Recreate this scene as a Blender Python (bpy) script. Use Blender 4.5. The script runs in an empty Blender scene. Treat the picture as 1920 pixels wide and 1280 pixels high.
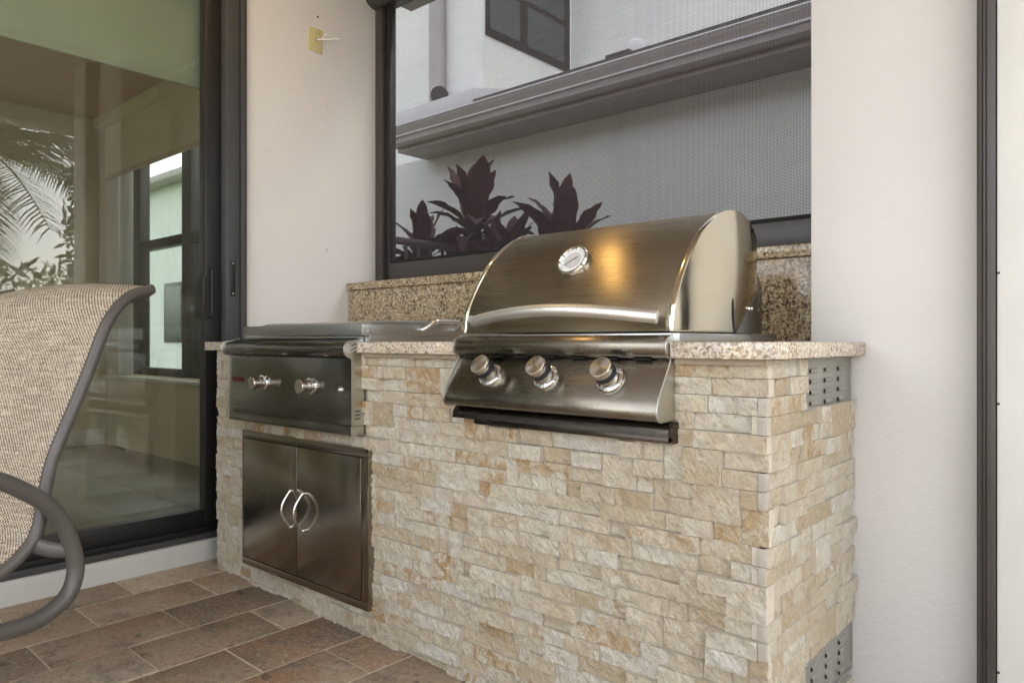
import bpy, bmesh, math, random
from mathutils import Vector, Matrix, noise
rad = math.radians
random.seed(7)
sc = bpy.context.scene
C = sc.collection

# ------------------------------------------------------------------ camera
cam_d = bpy.data.cameras.new('camera')
cam_d.sensor_width = 36.0
cam_d.lens = 36.0 * 1362.0 / 1920.0
cam_d.clip_start = 0.05
cam_d.clip_end = 500
cam = bpy.data.objects.new('camera', cam_d)
cam.location = (0, 0, 0.925)
cam.rotation_euler = (rad(90), 0, rad(41.14))
C.objects.link(cam)
sc.camera = cam

# ------------------------------------------------------------------ light
SUN_EL, SUN_AZ = 40.0, 34.0          # azimuth measured from +Y towards +X
world = bpy.data.worlds.new('World')
sc.world = world
world.use_nodes = True
wn = world.node_tree
for n in list(wn.nodes):
    wn.nodes.remove(n)
sky = wn.nodes.new('ShaderNodeTexSky')
sky.sky_type = 'NISHITA'
sky.sun_disc = False
sky.sun_elevation = rad(SUN_EL)
sky.sun_rotation = rad(SUN_AZ)
sky.dust_density = 4.0
hs = wn.nodes.new('ShaderNodeHueSaturation')
hs.inputs['Saturation'].default_value = 0.26
bg = wn.nodes.new('ShaderNodeBackground')
bg.inputs['Strength'].default_value = 0.15
wo = wn.nodes.new('ShaderNodeOutputWorld')
wn.links.new(sky.outputs[0], hs.inputs['Color'])
wn.links.new(hs.outputs[0], bg.inputs['Color'])
wn.links.new(bg.outputs[0], wo.inputs['Surface'])
sun_d = bpy.data.lights.new('sun', 'SUN')
sun_d.energy = 2.0
sun_d.angle = rad(12)
sun_d.color = (1.0, 0.97, 0.93)
sun = bpy.data.objects.new('sun', sun_d)
dv = Vector((math.sin(rad(SUN_AZ)) * math.cos(rad(SUN_EL)), math.cos(rad(SUN_AZ)) * math.cos(rad(SUN_EL)), math.sin(rad(SUN_EL))))
sun.rotation_euler = (-dv).to_track_quat('-Z', 'Y').to_euler()
sun.location = dv * 20
C.objects.link(sun)
vs = sc.view_settings
vs.view_transform = 'Standard'
vs.look = 'None'
vs.gamma = 1.0
vs.use_curve_mapping = False
vs.exposure = 2.92
sc.cycles.max_bounces = 12
sc.cycles.diffuse_bounces = 6
sc.cycles.glossy_bounces = 5
sc.cycles.transmission_bounces = 6
sc.cycles.transparent_max_bounces = 16
sc.cycles.sample_clamp_indirect = 6.0
sc.cycles.use_denoising = True

# ------------------------------------------------------------------ node helpers
class NT:
    def __init__(s, name):
        s.m = bpy.data.materials.new(name)
        s.m.use_nodes = True
        s.t = s.m.node_tree
        s.b = s.t.nodes['Principled BSDF']
        s.out = s.t.nodes['Material Output']
    def n(s, typ, **kw):
        nd = s.t.nodes.new(typ)
        for k, v in kw.items():
            setattr(nd, k, v)
        return nd
    def put(s, sock, v):
        if hasattr(v, 'is_linked') or isinstance(v, bpy.types.NodeSocket):
            s.t.links.new(v, sock)
        else:
            if isinstance(v, (tuple, list)) and len(v) == 3 and len(sock.default_value) == 4:
                v = (*v, 1)
            sock.default_value = v
    def coord(s, which='Object', scale=(1, 1, 1), add=None):
        o = s.n('ShaderNodeTexCoord').outputs[which]
        if add is not None:
            a = s.n('ShaderNodeVectorMath', operation='ADD')
            s.put(a.inputs[0], o); s.put(a.inputs[1], add)
            o = a.outputs[0]
        mp = s.n('ShaderNodeMapping')
        s.put(mp.inputs['Vector'], o)
        mp.inputs['Scale'].default_value = scale
        return mp.outputs[0]
    def noise(s, vec, scale, detail=4, rough=0.55, out='Fac', dist=0.0):
        nd = s.n('ShaderNodeTexNoise')
        s.put(nd.inputs['Vector'], vec)
        nd.inputs['Scale'].default_value = scale
        nd.inputs['Detail'].default_value = detail
        nd.inputs['Roughness'].default_value = rough
        nd.inputs['Distortion'].default_value = dist
        return nd.outputs[out]
    def voro(s, vec, scale, out='Distance', feature='F1', rand=1.0):
        nd = s.n('ShaderNodeTexVoronoi', feature=feature)
        s.put(nd.inputs['Vector'], vec)
        nd.inputs['Scale'].default_value = scale
        nd.inputs['Randomness'].default_value = rand
        return nd.outputs[out]
    def ramp(s, fac, stops, interp='LINEAR'):
        nd = s.n('ShaderNodeValToRGB')
        cr = nd.color_ramp
        cr.interpolation = interp
        while len(cr.elements) < len(stops):
            cr.elements.new(0.5)
        for e, (p, c) in zip(cr.elements, stops):
            e.position = p
            e.color = (*c, 1) if len(c) == 3 else c
        s.put(nd.inputs['Fac'], fac)
        return nd.outputs['Color']
    def grey(s, fac, a, b, lo=0.0, hi=1.0):
        nd = s.n('ShaderNodeMapRange')
        s.put(nd.inputs['Value'], fac)
        nd.inputs['From Min'].default_value = a
        nd.inputs['From Max'].default_value = b
        nd.inputs['To Min'].default_value = lo
        nd.inputs['To Max'].default_value = hi
        return nd.outputs[0]
    def math(s, op, a, b=0.0, c=None):
        nd = s.n('ShaderNodeMath', operation=op)
        s.put(nd.inputs[0], a); s.put(nd.inputs[1], b)
        if c is not None:
            s.put(nd.inputs[2], c)
        return nd.outputs[0]
    def mix(s, fac, a, b, mode='MIX'):
        nd = s.n('ShaderNodeMix', data_type='RGBA', blend_type=mode)
        s.put(nd.inputs[0], fac); s.put(nd.inputs[6], a); s.put(nd.inputs[7], b)
        return nd.outputs[2]
    def bump(s, h, strength, dist, normal=None):
        nd = s.n('ShaderNodeBump')
        nd.inputs['Strength'].default_value = strength
        nd.inputs['Distance'].default_value = dist
        s.put(nd.inputs['Height'], h)
        if normal is not None:
            s.put(nd.inputs['Normal'], normal)
        return nd.outputs[0]
    def set(s, **kw):
        for k, v in kw.items():
            s.put(s.b.inputs[k.replace('_', ' ')], v)
        return s.m
    def attr(s, name):
        nd = s.n('ShaderNodeAttribute', attribute_name=name)
        sp = s.n('ShaderNodeSeparateColor')
        s.t.links.new(nd.outputs['Color'], sp.inputs[0])
        return sp.outputs[0], sp.outputs[1], sp.outputs[2], nd.outputs['Color']

def plain(name, col, rough=0.5, metal=0.0, var=0.08, scale=6, bump=0.0, bscale=200, spec=0.5):
    t = NT(name)
    v = t.coord()
    f = t.noise(v, scale, 5)
    c = t.mix(t.grey(f, 0.3, 0.7), tuple(x * (1 - var) for x in col), tuple(min(1, x * (1 + var)) for x in col))
    t.set(Base_Color=c, Roughness=rough, Metallic=metal)
    t.b.inputs['Specular IOR Level'].default_value = spec
    if bump:
        t.set(Normal=t.bump(t.noise(v, bscale, 3), bump, 0.002))
    return t.m

def steel(name, base, rough, aniso=0.75, smudge=0.12, brush=0.05, rot=0.25, swap=False, tint=None):
    t = NT(name)
    uv = t.coord('UV', (2.5, 900, 1) if not swap else (900, 2.5, 1))
    br = t.noise(uv, 1.0, 3, 0.6)
    ob = t.coord()
    sm = t.noise(ob, 5.0, 5, 0.6, dist=0.6)
    r = t.math('ADD', t.grey(br, 0.25, 0.75, rough - 0.05, rough + 0.05), t.grey(sm, 0.35, 0.75, -0.02, smudge))
    c = t.mix(t.grey(br, 0.2, 0.8), tuple(x * 0.88 for x in base), base)
    if tint:
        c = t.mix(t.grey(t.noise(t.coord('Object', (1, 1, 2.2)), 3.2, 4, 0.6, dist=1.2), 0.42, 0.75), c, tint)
    t.set(Base_Color=c, Metallic=1.0, Roughness=r, Normal=t.bump(br, brush, 0.0006))
    t.b.inputs['Anisotropic'].default_value = aniso
    t.b.inputs['Anisotropic Rotation'].default_value = rot
    tg = t.n('ShaderNodeTangent', direction_type='UV_MAP', uv_map='UVMap')
    t.t.links.new(tg.outputs[0], t.b.inputs['Tangent'])
    return t.m

MAT = {}
MAT['steel'] = steel('brushed_steel', (0.285, 0.258, 0.215), 0.24, 0.8)
MAT['steel_hood'] = steel('brown_hood_steel', (0.33, 0.285, 0.22), 0.29, 1.0, 0.04, tint=(0.32, 0.265, 0.18))  # brown steel mottled with a second, yellower brown
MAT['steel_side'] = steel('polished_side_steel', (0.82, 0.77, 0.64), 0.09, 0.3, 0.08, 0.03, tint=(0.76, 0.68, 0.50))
MAT['steel_door'] = steel('door_steel', (0.36, 0.32, 0.27), 0.20, 0.6, 0.06)
MAT['steel_dark'] = steel('dark_steel', (0.27, 0.26, 0.24), 0.22, 0.6, 0.06)
MAT['steel_lid'] = steel('lid_steel', (0.58, 0.58, 0.58), 0.36, 0.5, 0.08)
MAT['steel_plate'] = steel('pale_side_plate', (0.60, 0.59, 0.54), 0.32, 0.3, 0.08)
MAT['tray'] = steel('tray_steel', (0.12, 0.105, 0.095), 0.25, 0.6, 0.06)
MAT['chrome'] = plain('chrome', (0.78, 0.77, 0.75), 0.08, 1.0, 0.02)
MAT['satin'] = plain('satin_bar', (0.90, 0.885, 0.86), 0.42, 1.0, 0.05)
MAT['knob_steel'] = plain('knob_steel', (0.62, 0.58, 0.52), 0.24, 1.0, 0.04)
t = NT('turned_knob_face')
t.set(Base_Color=(0.58, 0.53, 0.46), Metallic=1.0, Roughness=0.30)
t.b.inputs['Anisotropic'].default_value = 0.85
t.t.links.new(t.n('ShaderNodeTangent', direction_type='UV_MAP', uv_map='UVMap').outputs[0], t.b.inputs['Tangent'])
MAT['knob_face'] = t.m
MAT['rubber'] = plain('black_rubber', (0.025, 0.028, 0.035), 0.55, 0, 0.2)
MAT['slot'] = plain('slot_black', (0.008, 0.008, 0.008), 0.8, 0, 0.1)  # black in place of shade inside slots, holes and recesses; also a black seal
MAT['red_print'] = plain('red_print', (0.10, 0.010, 0.012), 0.4, 0, 0.2, 90)
MAT['dial'] = plain('dial_white', (0.72, 0.73, 0.72), 0.35, 0, 0.04)
MAT['ink_soft'] = plain('dial_grey', (0.25, 0.25, 0.25), 0.5)
MAT['dial_inner'] = plain('dial_centre', (0.50, 0.49, 0.47), 0.4, 0, 0.1, 60)
MAT['ink'] = plain('dial_ink', (0.03, 0.03, 0.03), 0.5)
MAT['frame'] = plain('bronze_frame', (0.016, 0.015, 0.014), 0.42, 0.0, 0.15, 3, 0.05, 400)
MAT['frame_grey'] = plain('charcoal_jamb', (0.060, 0.060, 0.060), 0.45, 0.0, 0.12, 3, 0.05, 400)
MAT['track'] = plain('bronze_track', (0.055, 0.047, 0.043), 0.40, 0.0, 0.12, 3, 0.04, 300)
MAT['chair_metal'] = plain('chair_powder_coat', (0.085, 0.076, 0.069), 0.40, 0.0, 0.1, 8, 0.12, 900)
MAT['white_trim'] = plain('white_trim', (0.63, 0.62, 0.59), 0.55, 0, 0.04, 4, 0.05, 120)
MAT['vent'] = plain('vent_grey', (0.34, 0.33, 0.29), 0.42, 0.55, 0.07, 5)
MAT['concrete'] = plain('grey_core', (0.30, 0.28, 0.26), 0.9, 0, 0.1, 8)
MAT['tan_plate'] = plain('almond_plastic', (0.62, 0.55, 0.27), 0.4, 0, 0.05)
MAT['cable'] = plain('white_cable', (0.72, 0.70, 0.66), 0.4)
MAT['shade_in'] = plain('shade_cloth', (0.52, 0.57, 0.48), 0.9, 0, 0.06, 3, 0.3, 500)
MAT['shade_far'] = plain('cream_shade_cloth', (0.72, 0.66, 0.46), 0.9, 0, 0.06, 3, 0.3, 500)
MAT['in_wall'] = plain('interior_paint', (0.58, 0.48, 0.34), 0.8, 0, 0.04)
MAT['in_ceil'] = plain('interior_ceiling_paint', (0.58, 0.40, 0.26), 0.8, 0, 0.04)
MAT['in_tile'] = plain('interior_tile', (0.33, 0.31, 0.28), 0.45, 0, 0.1, 3)
MAT['grout'] = plain('grout', (0.24, 0.22, 0.20), 0.9, 0, 0.15, 20)
MAT['lanai_ceiling'] = plain('tan_ceiling', (0.38, 0.31, 0.235), 0.75, 0, 0.07, 1.5)
MAT['nbr_white'] = plain('neighbour_stucco', (0.74, 0.74, 0.73), 0.85, 0, 0.06, 1.5, 0.3, 60)
MAT['nbr_trim'] = plain('neighbour_gutter_paint', (0.33, 0.29, 0.28), 0.45, 0, 0.06)
MAT['nbr_roof'] = plain('roof_shingle', (0.09, 0.085, 0.075), 0.9, 0, 0.3, 20)
MAT['nbr_pipe'] = plain('downspout_paint', (0.36, 0.34, 0.34), 0.5, 0, 0.06)
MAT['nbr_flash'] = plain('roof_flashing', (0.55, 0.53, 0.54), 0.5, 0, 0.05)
MAT['sawn'] = plain('pale_sawn_edge', (0.50, 0.445, 0.36), 0.85, 0, 0.08, 40)
MAT['bed'] = plain('mortar_shade_tan', (0.30, 0.245, 0.18), 0.9, 0, 0.15, 30)  # brown of the shade under the counter put into the mortar colour
MAT['deck'] = plain('pale_bounce_deck', (0.56, 0.55, 0.53), 0.8, 0, 0.08, 3)
MAT['grass'] = plain('lawn_green', (0.06, 0.095, 0.03), 0.9, 0, 0.4, 8)
MAT['fence'] = plain('bronze_fence', (0.035, 0.028, 0.027), 0.45)
MAT['bark'] = plain('palm_bark', (0.16, 0.13, 0.10), 0.9, 0, 0.3, 10, 0.5, 30)
MAT['leaf'] = plain('hedge_leaf', (0.045, 0.075, 0.022), 0.5, 0, 0.4, 3)
MAT['palm_leaf'] = plain('palm_leaf', (0.06, 0.095, 0.035), 0.45, 0, 0.3, 2)
MAT['stem'] = plain('cane_stem', (0.10, 0.07, 0.055), 0.8, 0, 0.2)

# stucco walls
def stucco(name, col, b=0.55):
    t = NT(name)
    v = t.coord()
    big = t.noise(v, 1.3, 4)
    fine = t.noise(v, 130, 4, 0.65)
    mid = t.noise(v, 48, 3)
    h = t.math('ADD', t.math('MULTIPLY', fine, 0.6), mid)
    c = t.mix(t.grey(big, 0.35, 0.7), tuple(x * 0.955 for x in col), col)
    c = t.mix(t.grey(t.noise(v, 300, 2), 0.68, 0.75), c, tuple(x * 0.8 for x in col))
    c = t.mix(t.grey(t.noise(t.coord('Object', (1, 1, 0.35)), 7, 6, 0.7, dist=0.7), 0.58, 0.78, 0, 0.28), c, (0.58, 0.54, 0.49))
    c = t.mix(t.grey(t.noise(v, 21, 3, 0.5), 0.74, 0.765, 0, 0.5), c, (0.40, 0.37, 0.34))
    t.set(Base_Color=c, Roughness=0.82, Normal=t.bump(h, b, 0.0050))
    t.b.inputs['Specular IOR Level'].default_value = 0.25
    return t.m
MAT['stucco'] = stucco('fine_stucco', (0.645, 0.625, 0.608), 0.38)
MAT['stucco_smooth'] = stucco('smooth_painted_stucco', (0.745, 0.72, 0.70), 0.16)

# split-face stone, coloured piece by piece through the tint attribute
t = NT('split_face_stone')
a_l, a_r, a_s, a_c = t.attr('tint')
off = t.n('ShaderNodeVectorMath', operation='SCALE')
t.t.links.new(a_c, off.inputs[0]); off.inputs['Scale'].default_value = 13.0
v = t.coord('Object', (1, 1, 1), off.outputs[0])
vd = t.coord('Object', (1.0, 1.0, 0.55), off.outputs[0])
f1 = t.noise(v, 14, 6, 0.6, dist=0.4)
f2 = t.noise(vd, 70, 6, 0.65)
base = t.ramp(a_l, [(0.0, (0.62, 0.50, 0.335)), (0.3, (0.76, 0.665, 0.50)), (0.62, (0.83, 0.76, 0.615)), (1.0, (0.86, 0.82, 0.725))])
base = t.mix(t.grey(f1, 0.48, 0.72, 0, 0.7), base, (0.64, 0.50, 0.31))
base = t.mix(t.grey(f2, 0.52, 0.8, 0, 0.5), base, (0.70, 0.65, 0.56))
rust = t.math('MULTIPLY', t.grey(t.noise(v, 24, 5, 0.65, dist=0.8), 0.44, 0.58), t.math('POWER', a_r, 1.3))
base = t.mix(rust, base, t.ramp(f2, [(0.3, (0.42, 0.20, 0.06)), (0.7, (0.66, 0.43, 0.17))]))
base = t.mix(t.grey(t.noise(v, 150, 3, 0.6), 0.62, 0.72, 0, 0.5), base, (0.34, 0.25, 0.15))
rot = t.n('ShaderNodeVectorRotate', rotation_type='EULER_XYZ'); t.t.links.new(v, rot.inputs['Vector'])
rot.inputs['Rotation'].default_value = (0.5, 0.65, 0.5)
mp = t.n('ShaderNodeMapping'); t.t.links.new(rot.outputs[0], mp.inputs['Vector']); mp.inputs['Scale'].default_value = (1.0, 1.0, 0.38)
g1 = t.noise(mp.outputs[0], 120, 6, 0.75)
g2 = t.noise(mp.outputs[0], 48, 5, 0.65, dist=0.5)
hh = t.math('ADD', g2, t.math('MULTIPLY', g1, 0.7))
base = t.mix(t.grey(g1, 0.52, 0.62, 0, 0.6), base, (0.56, 0.43, 0.27))
base = t.mix(t.grey(t.noise(mp.outputs[0], 75, 6, 0.8), 0.42, 0.34, 0, 0.7), base, (0.86, 0.83, 0.76))
base = t.mix(t.grey(g2, 0.30, 0.45, 0.45, 0), base, (0.80, 0.76, 0.68))
t.set(Base_Color=base, Roughness=0.88, Normal=t.bump(hh, 1.0, 0.021))
t.b.inputs['Specular IOR Level'].default_value = 0.2
MAT['stone'] = t.m
t = NT('sawn_stone_end')
v = t.coord()
c = t.mix(t.grey(t.noise(v, 30, 4), 0.35, 0.7), (0.36, 0.325, 0.275), (0.43, 0.395, 0.335))
c = t.mix(t.grey(t.noise(v, 160, 2), 0.68, 0.72), c, (0.16, 0.13, 0.11))
t.set(Base_Color=c, Roughness=0.8)
MAT['stone_end'] = t.m

# granite
def granite(name, warm):
    t = NT(name)
    v = t.coord()
    w = t.noise(v, 22, 4, 0.6, out='Color')
    vv = t.n('ShaderNodeVectorMath', operation='MULTIPLY_ADD')
    t.t.links.new(w, vv.inputs[0]); vv.inputs[1].default_value = (0.012,) * 3
    t.t.links.new(v, vv.inputs[2])
    v2 = vv.outputs[0]
    fs = 1.6 if warm else 1.8
    cell = t.voro(v2, 105 * fs, 'Color')
    sp = t.n('ShaderNodeSeparateColor'); t.t.links.new(cell, sp.inputs[0])
    if warm:
        c = t.ramp(sp.outputs[0], [(0.0, (0.22, 0.15, 0.075)), (0.3, (0.40, 0.295, 0.165)), (0.7, (0.55, 0.445, 0.285)), (1.0, (0.66, 0.585, 0.44))])
    else:
        c = t.ramp(sp.outputs[0], [(0.0, (0.40, 0.29, 0.18)), (0.35, (0.56, 0.46, 0.33)), (0.7, (0.67, 0.59, 0.46)), (1.0, (0.74, 0.69, 0.60))])
    patch = t.noise(v, 9, 4, 0.6, dist=0.8)
    c = t.mix(t.grey(patch, 0.5, 0.72, 0, 0.55), c, (0.42, 0.31, 0.17) if warm else (0.50, 0.47, 0.45))
    dk = t.math('MULTIPLY', t.grey(t.noise(v2, 62 * fs, 4, 0.75), 0.50, 0.56), t.grey(t.noise(v, 13, 3), 0.34, 0.54, 0.35, 1.0))
    c = t.mix(dk if warm else t.math('MULTIPLY', dk, 0.62), c, (0.060, 0.042, 0.030))
    c = t.mix(t.grey(t.noise(v2, 38, 3, 0.6), 0.63, 0.68), c, (0.11, 0.055, 0.03))
    t.set(Base_Color=c, Roughness=0.16)
    return t.m
MAT['granite'] = granite('granite_edge', False)
MAT['granite_warm'] = granite('granite_gold', True)

# pavers
t = NT('concrete_paver')
a_l, a_r, a_s, a_c = t.attr('tint')
off = t.n('ShaderNodeVectorMath', operation='SCALE')
t.t.links.new(a_c, off.inputs[0]); off.inputs['Scale'].default_value = 17.0
v = t.coord('Object', (1, 1, 1), off.outputs[0])
c = t.ramp(a_l, [(0.0, (0.21, 0.16, 0.118)), (0.5, (0.36, 0.285, 0.21)), (1.0, (0.49, 0.415, 0.325))])
c = t.mix(t.math('MULTIPLY', t.grey(t.noise(v, 4.5, 4, 0.6, dist=0.6), 0.38, 0.60), a_r), c, (0.335, 0.21, 0.125))
c = t.mix(t.grey(t.noise(v, 5.5, 4, 0.6), 0.50, 0.68, 0, 0.85), c, (0.15, 0.125, 0.10))
c = t.mix(t.grey(t.noise(v, 70, 6, 0.8), 0.52, 0.66, 0, 0.8), c, (0.50, 0.44, 0.36))
c = t.mix(t.grey(t.noise(v, 48, 6, 0.8), 0.53, 0.68, 0, 0.85), c, (0.10, 0.085, 0.07))
c = t.mix(t.grey(t.noise(v, 9, 2, 0.4), 0.70, 0.73, 0, 0.6), c, (0.09, 0.075, 0.065))
t.set(Base_Color=c, Roughness=0.85, Normal=t.bump(t.noise(v, 110, 6, 0.75), 0.8, 0.006))
t.b.inputs['Specular IOR Level'].default_value = 0.2
MAT['paver'] = t.m
MAT['sand'] = plain('joint_sand', (0.60, 0.52, 0.41), 0.95, 0, 0.2, 60, 0.4, 500)

# woven sling
t = NT('woven_sling')
uv = t.coord('UV')
warp = t.coord('UV', (240, 620, 1))
n1 = t.noise(t.coord('UV', (95, 170, 1)), 1.0, 2, 0.6)
n2 = t.noise(t.coord('UV', (10, 190, 1)), 1.0, 3, 0.6)
n3 = t.noise(t.coord('UV', (170, 12, 1)), 1.0, 2, 0.6)
ck = t.n('ShaderNodeTexChecker'); t.t.links.new(t.coord('UV', (185, 185, 1)), ck.inputs['Vector']); ck.inputs['Scale'].default_value = 1.0
s = t.math('ADD', t.math('ADD', t.math('MULTIPLY', n1, 0.9), t.math('MULTIPLY', n2, 0.75)), t.math('MULTIPLY', n3, 0.35))
s = t.math('ADD', s, t.grey(ck.outputs['Fac'], 0, 1, -0.16, 0.16))
c = t.ramp(t.grey(s, 0.78, 1.15), [(0.0, (0.060, 0.042, 0.028)), (0.30, (0.125, 0.088, 0.058)), (0.5, (0.35, 0.28, 0.20)), (1.0, (0.58, 0.50, 0.385))])
t.set(Base_Color=c, Roughness=0.85, Normal=t.bump(s, 0.5, 0.0015))
MAT['sling'] = t.m

# glass and insect mesh: thin sheets
def thin_glass(name, col, refl=1.0, dirt_haze=0.0):
    t = NT(name)
    tr = t.n('ShaderNodeBsdfTransparent'); tr.inputs[0].default_value = (*col, 1)
    gl = t.n('ShaderNodeBsdfGlossy'); gl.inputs['Roughness'].default_value = 0.004
    fr = t.n('ShaderNodeLayerWeight'); fr.inputs['Blend'].default_value = 0.5
    sch = t.math('MULTIPLY_ADD', t.math('POWER', fr.outputs['Facing'], 5.0), 0.957, 0.043)
    ms = t.n('ShaderNodeMixShader')
    t.put(ms.inputs[0], t.math('MULTIPLY', sch, refl))
    t.t.links.new(tr.outputs[0], ms.inputs[1]); t.t.links.new(gl.outputs[0], ms.inputs[2])
    o = ms.outputs[0]
    if dirt_haze:
        df = t.n('ShaderNodeBsdfDiffuse'); df.inputs[0].default_value = (0.6, 0.62, 0.56, 1)  # pale film: dirt specks plus a painted haze that lightens the pane
        m2 = t.n('ShaderNodeMixShader')
        v = t.coord()
        spk = t.math('MULTIPLY', t.grey(t.noise(v, 260, 2, 0.5), 0.70, 0.74, 0, 0.5), 1.0)
        t.put(m2.inputs[0], t.math('ADD', t.grey(t.noise(v, 3, 4), 0.3, 0.8, dirt_haze * 0.5, dirt_haze), spk))
        t.t.links.new(o, m2.inputs[1]); t.t.links.new(df.outputs[0], m2.inputs[2])
        o = m2.outputs[0]
    t.t.links.new(o, t.out.inputs['Surface'])
    return t.m
MAT['glass'] = thin_glass('tinted_door_glass', (0.83, 0.85, 0.80), 1.4, 0.035)
MAT['glass_clear'] = thin_glass('window_glass', (0.93, 0.96, 0.95), 1.0)
MAT['nbr_glass'] = plain('dark_window_glass', (0.05, 0.065, 0.065), 0.05, 0, 0.1, spec=0.8)
t = NT('insect_mesh')
v = t.coord()
tr = t.n('ShaderNodeBsdfTransparent')
df = t.n('ShaderNodeBsdfDiffuse'); df.inputs[0].default_value = (0.060, 0.050, 0.054, 1)
ms = t.n('ShaderNodeMixShader')
wx = t.n('ShaderNodeTexWave', wave_type='BANDS', bands_direction='X'); t.t.links.new(v, wx.inputs['Vector']); wx.inputs['Scale'].default_value = 66; wx.inputs['Distortion'].default_value = 1.6; wx.inputs['Detail Scale'].default_value = 0.06
wz = t.n('ShaderNodeTexWave', wave_type='BANDS', bands_direction='Z'); t.t.links.new(v, wz.inputs['Vector']); wz.inputs['Scale'].default_value = 66; wz.inputs['Distortion'].default_value = 1.6; wz.inputs['Detail Scale'].default_value = 0.06
th = t.math('MAXIMUM', wx.outputs['Fac'], wz.outputs['Fac'])
weave = t.noise(t.coord('Object', (6, 6, 220)), 1.0, 3, 0.6)
weave2 = t.noise(t.coord('Object', (220, 220, 6)), 1.0, 3, 0.6)
fac = t.math('ADD', t.grey(th, 0.55, 0.95, 0.33, 0.87), t.math('ADD', t.grey(weave, 0.3, 0.7, -0.018, 0.018), t.grey(weave2, 0.3, 0.7, -0.012, 0.012)))
t.put(ms.inputs[0], fac)
t.t.links.new(tr.outputs[0], ms.inputs[1]); t.t.links.new(df.outputs[0], ms.inputs[2])
t.t.links.new(ms.outputs[0], t.out.inputs['Surface'])
MAT['mesh'] = t.m
# red-leaved cordyline leaf
t = NT('burgundy_leaf')
v = t.coord()
c = t.mix(t.grey(t.noise(v, 9, 3), 0.35, 0.7), (0.034, 0.015, 0.018), (0.075, 0.021, 0.027))
t.set(Base_Color=c, Roughness=0.65)
t.b.inputs['Specular IOR Level'].default_value = 0.2
MAT['red_leaf'] = t.m
t = NT('warm_lamp_glow')
t.set(Base_Color=(1, 0.7, 0.35), Emission_Color=(1.0, 0.62, 0.22))
t.b.inputs['Emission Strength'].default_value = 38.0
MAT['glow'] = t.m

# ------------------------------------------------------------------ mesh helpers
def finish(me, bm, smooth=35):
    uvl = bm.loops.layers.uv.get('UVMap')
    if uvl is None:
        uvl = bm.loops.layers.uv.new('UVMap')
        bm.normal_update()
        for f in bm.faces:
            n = f.normal
            ax = max(range(3), key=lambda i: abs(n[i]) * (1.0 if i else 1.0))
            for l in f.loops:
                p = l.vert.co
                l[uvl].uv = (p.y, p.z) if ax == 0 else ((p.x, p.z) if ax == 1 else (p.x, p.y))
    bm.to_mesh(me)
    bm.free()
    if smooth:
        me.shade_smooth()
        me.set_sharp_from_angle(angle=rad(smooth))

def obj(name, bm, mat, parent=None, smooth=35):
    me = bpy.data.meshes.new(name)
    finish(me, bm, smooth)
    me.materials.append(MAT[mat] if isinstance(mat, str) else mat)
    return link(name, me, parent)

def link(name, me, parent=None):
    o = bpy.data.objects.new(name, me)
    C.objects.link(o)
    if parent is not None:
        o.parent = parent
        if parent.type == 'EMPTY':
            o.location = -Vector(parent.location)
    return o

def thing(name, label, cat, loc, group=None):
    o = bpy.data.objects.new(name, None)
    o.empty_display_size = 0.05
    o.location = loc
    C.objects.link(o)
    return tag(o, label, cat, group)

def tag(o, label=None, cat=None, group=None, kind=None):
    if label: o['label'] = label
    if cat: o['category'] = cat
    if group: o['group'] = group
    if kind: o['kind'] = kind
    return o

def bevel(bm, w, seg=2, ang=30):
    if w <= 0: return
    es = [e for e in bm.edges if len(e.link_faces) == 2 and e.calc_face_angle(0) > rad(ang)]
    if es:
        bmesh.ops.bevel(bm, geom=es, offset=w, segments=seg, affect='EDGES', clamp_overlap=True, profile=0.5)

def add_box(bm, x, y, z):
    vs_ = [bm.verts.new((a, b, c)) for a in x for b in y for c in z]
    for q in ((0, 1, 3, 2), (4, 6, 7, 5), (0, 4, 5, 1), (2, 3, 7, 6), (0, 2, 6, 4), (1, 5, 7, 3)):
        bm.faces.new([vs_[i] for i in q])

def box(name, x, y, z, mat, parent=None, bev=0.0015):
    bm = bmesh.new()
    add_box(bm, x, y, z)
    bmesh.ops.recalc_face_normals(bm, faces=bm.faces)
    bevel(bm, bev)
    return obj(name, bm, mat, parent)

def prism_bm(prof, x0, x1, axis='X'):
    bm = bmesh.new()
    def P(h, a, b):
        return (h, a, b) if axis == 'X' else ((a, h, b) if axis == 'Y' else (a, b, h))
    A = [bm.verts.new(P(x0, a, b)) for a, b in prof]
    B = [bm.verts.new(P(x1, a, b)) for a, b in prof]
    n = len(prof)
    for i in range(n):
        bm.faces.new((A[i], A[(i + 1) % n], B[(i + 1) % n], B[i]))
    bm.faces.new(A[::-1]); bm.faces.new(B)
    bmesh.ops.recalc_face_normals(bm, faces=bm.faces)
    return bm

def prism(name, prof, x0, x1, mat, parent=None, bev=0.001, axis='X', ang=40):
    bm = prism_bm(prof, x0, x1, axis)
    bevel(bm, bev, 2, ang)
    return obj(name, bm, mat, parent)

def arc(cy, cz, r, a0, a1, n=8):
    return [(cy + r * math.cos(rad(a0 + (a1 - a0) * i / n)), cz + r * math.sin(rad(a0 + (a1 - a0) * i / n))) for i in range(n + 1)]

def smoothpath(pts, k=5):
    P = [Vector(p) for p in pts]
    out = []
    for i in range(len(P) - 1):
        p0 = P[max(0, i - 1)]; p1 = P[i]; p2 = P[i + 1]; p3 = P[min(len(P) - 1, i + 2)]
        for j in range(k):
            u = j / k
            out.append(0.5 * ((2 * p1) + (p2 - p0) * u + (2 * p0 - 5 * p1 + 4 * p2 - p3) * u * u + (3 * p1 - p0 - 3 * p2 + p3) * u ** 3))
    out.append(P[-1])
    return out

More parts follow.
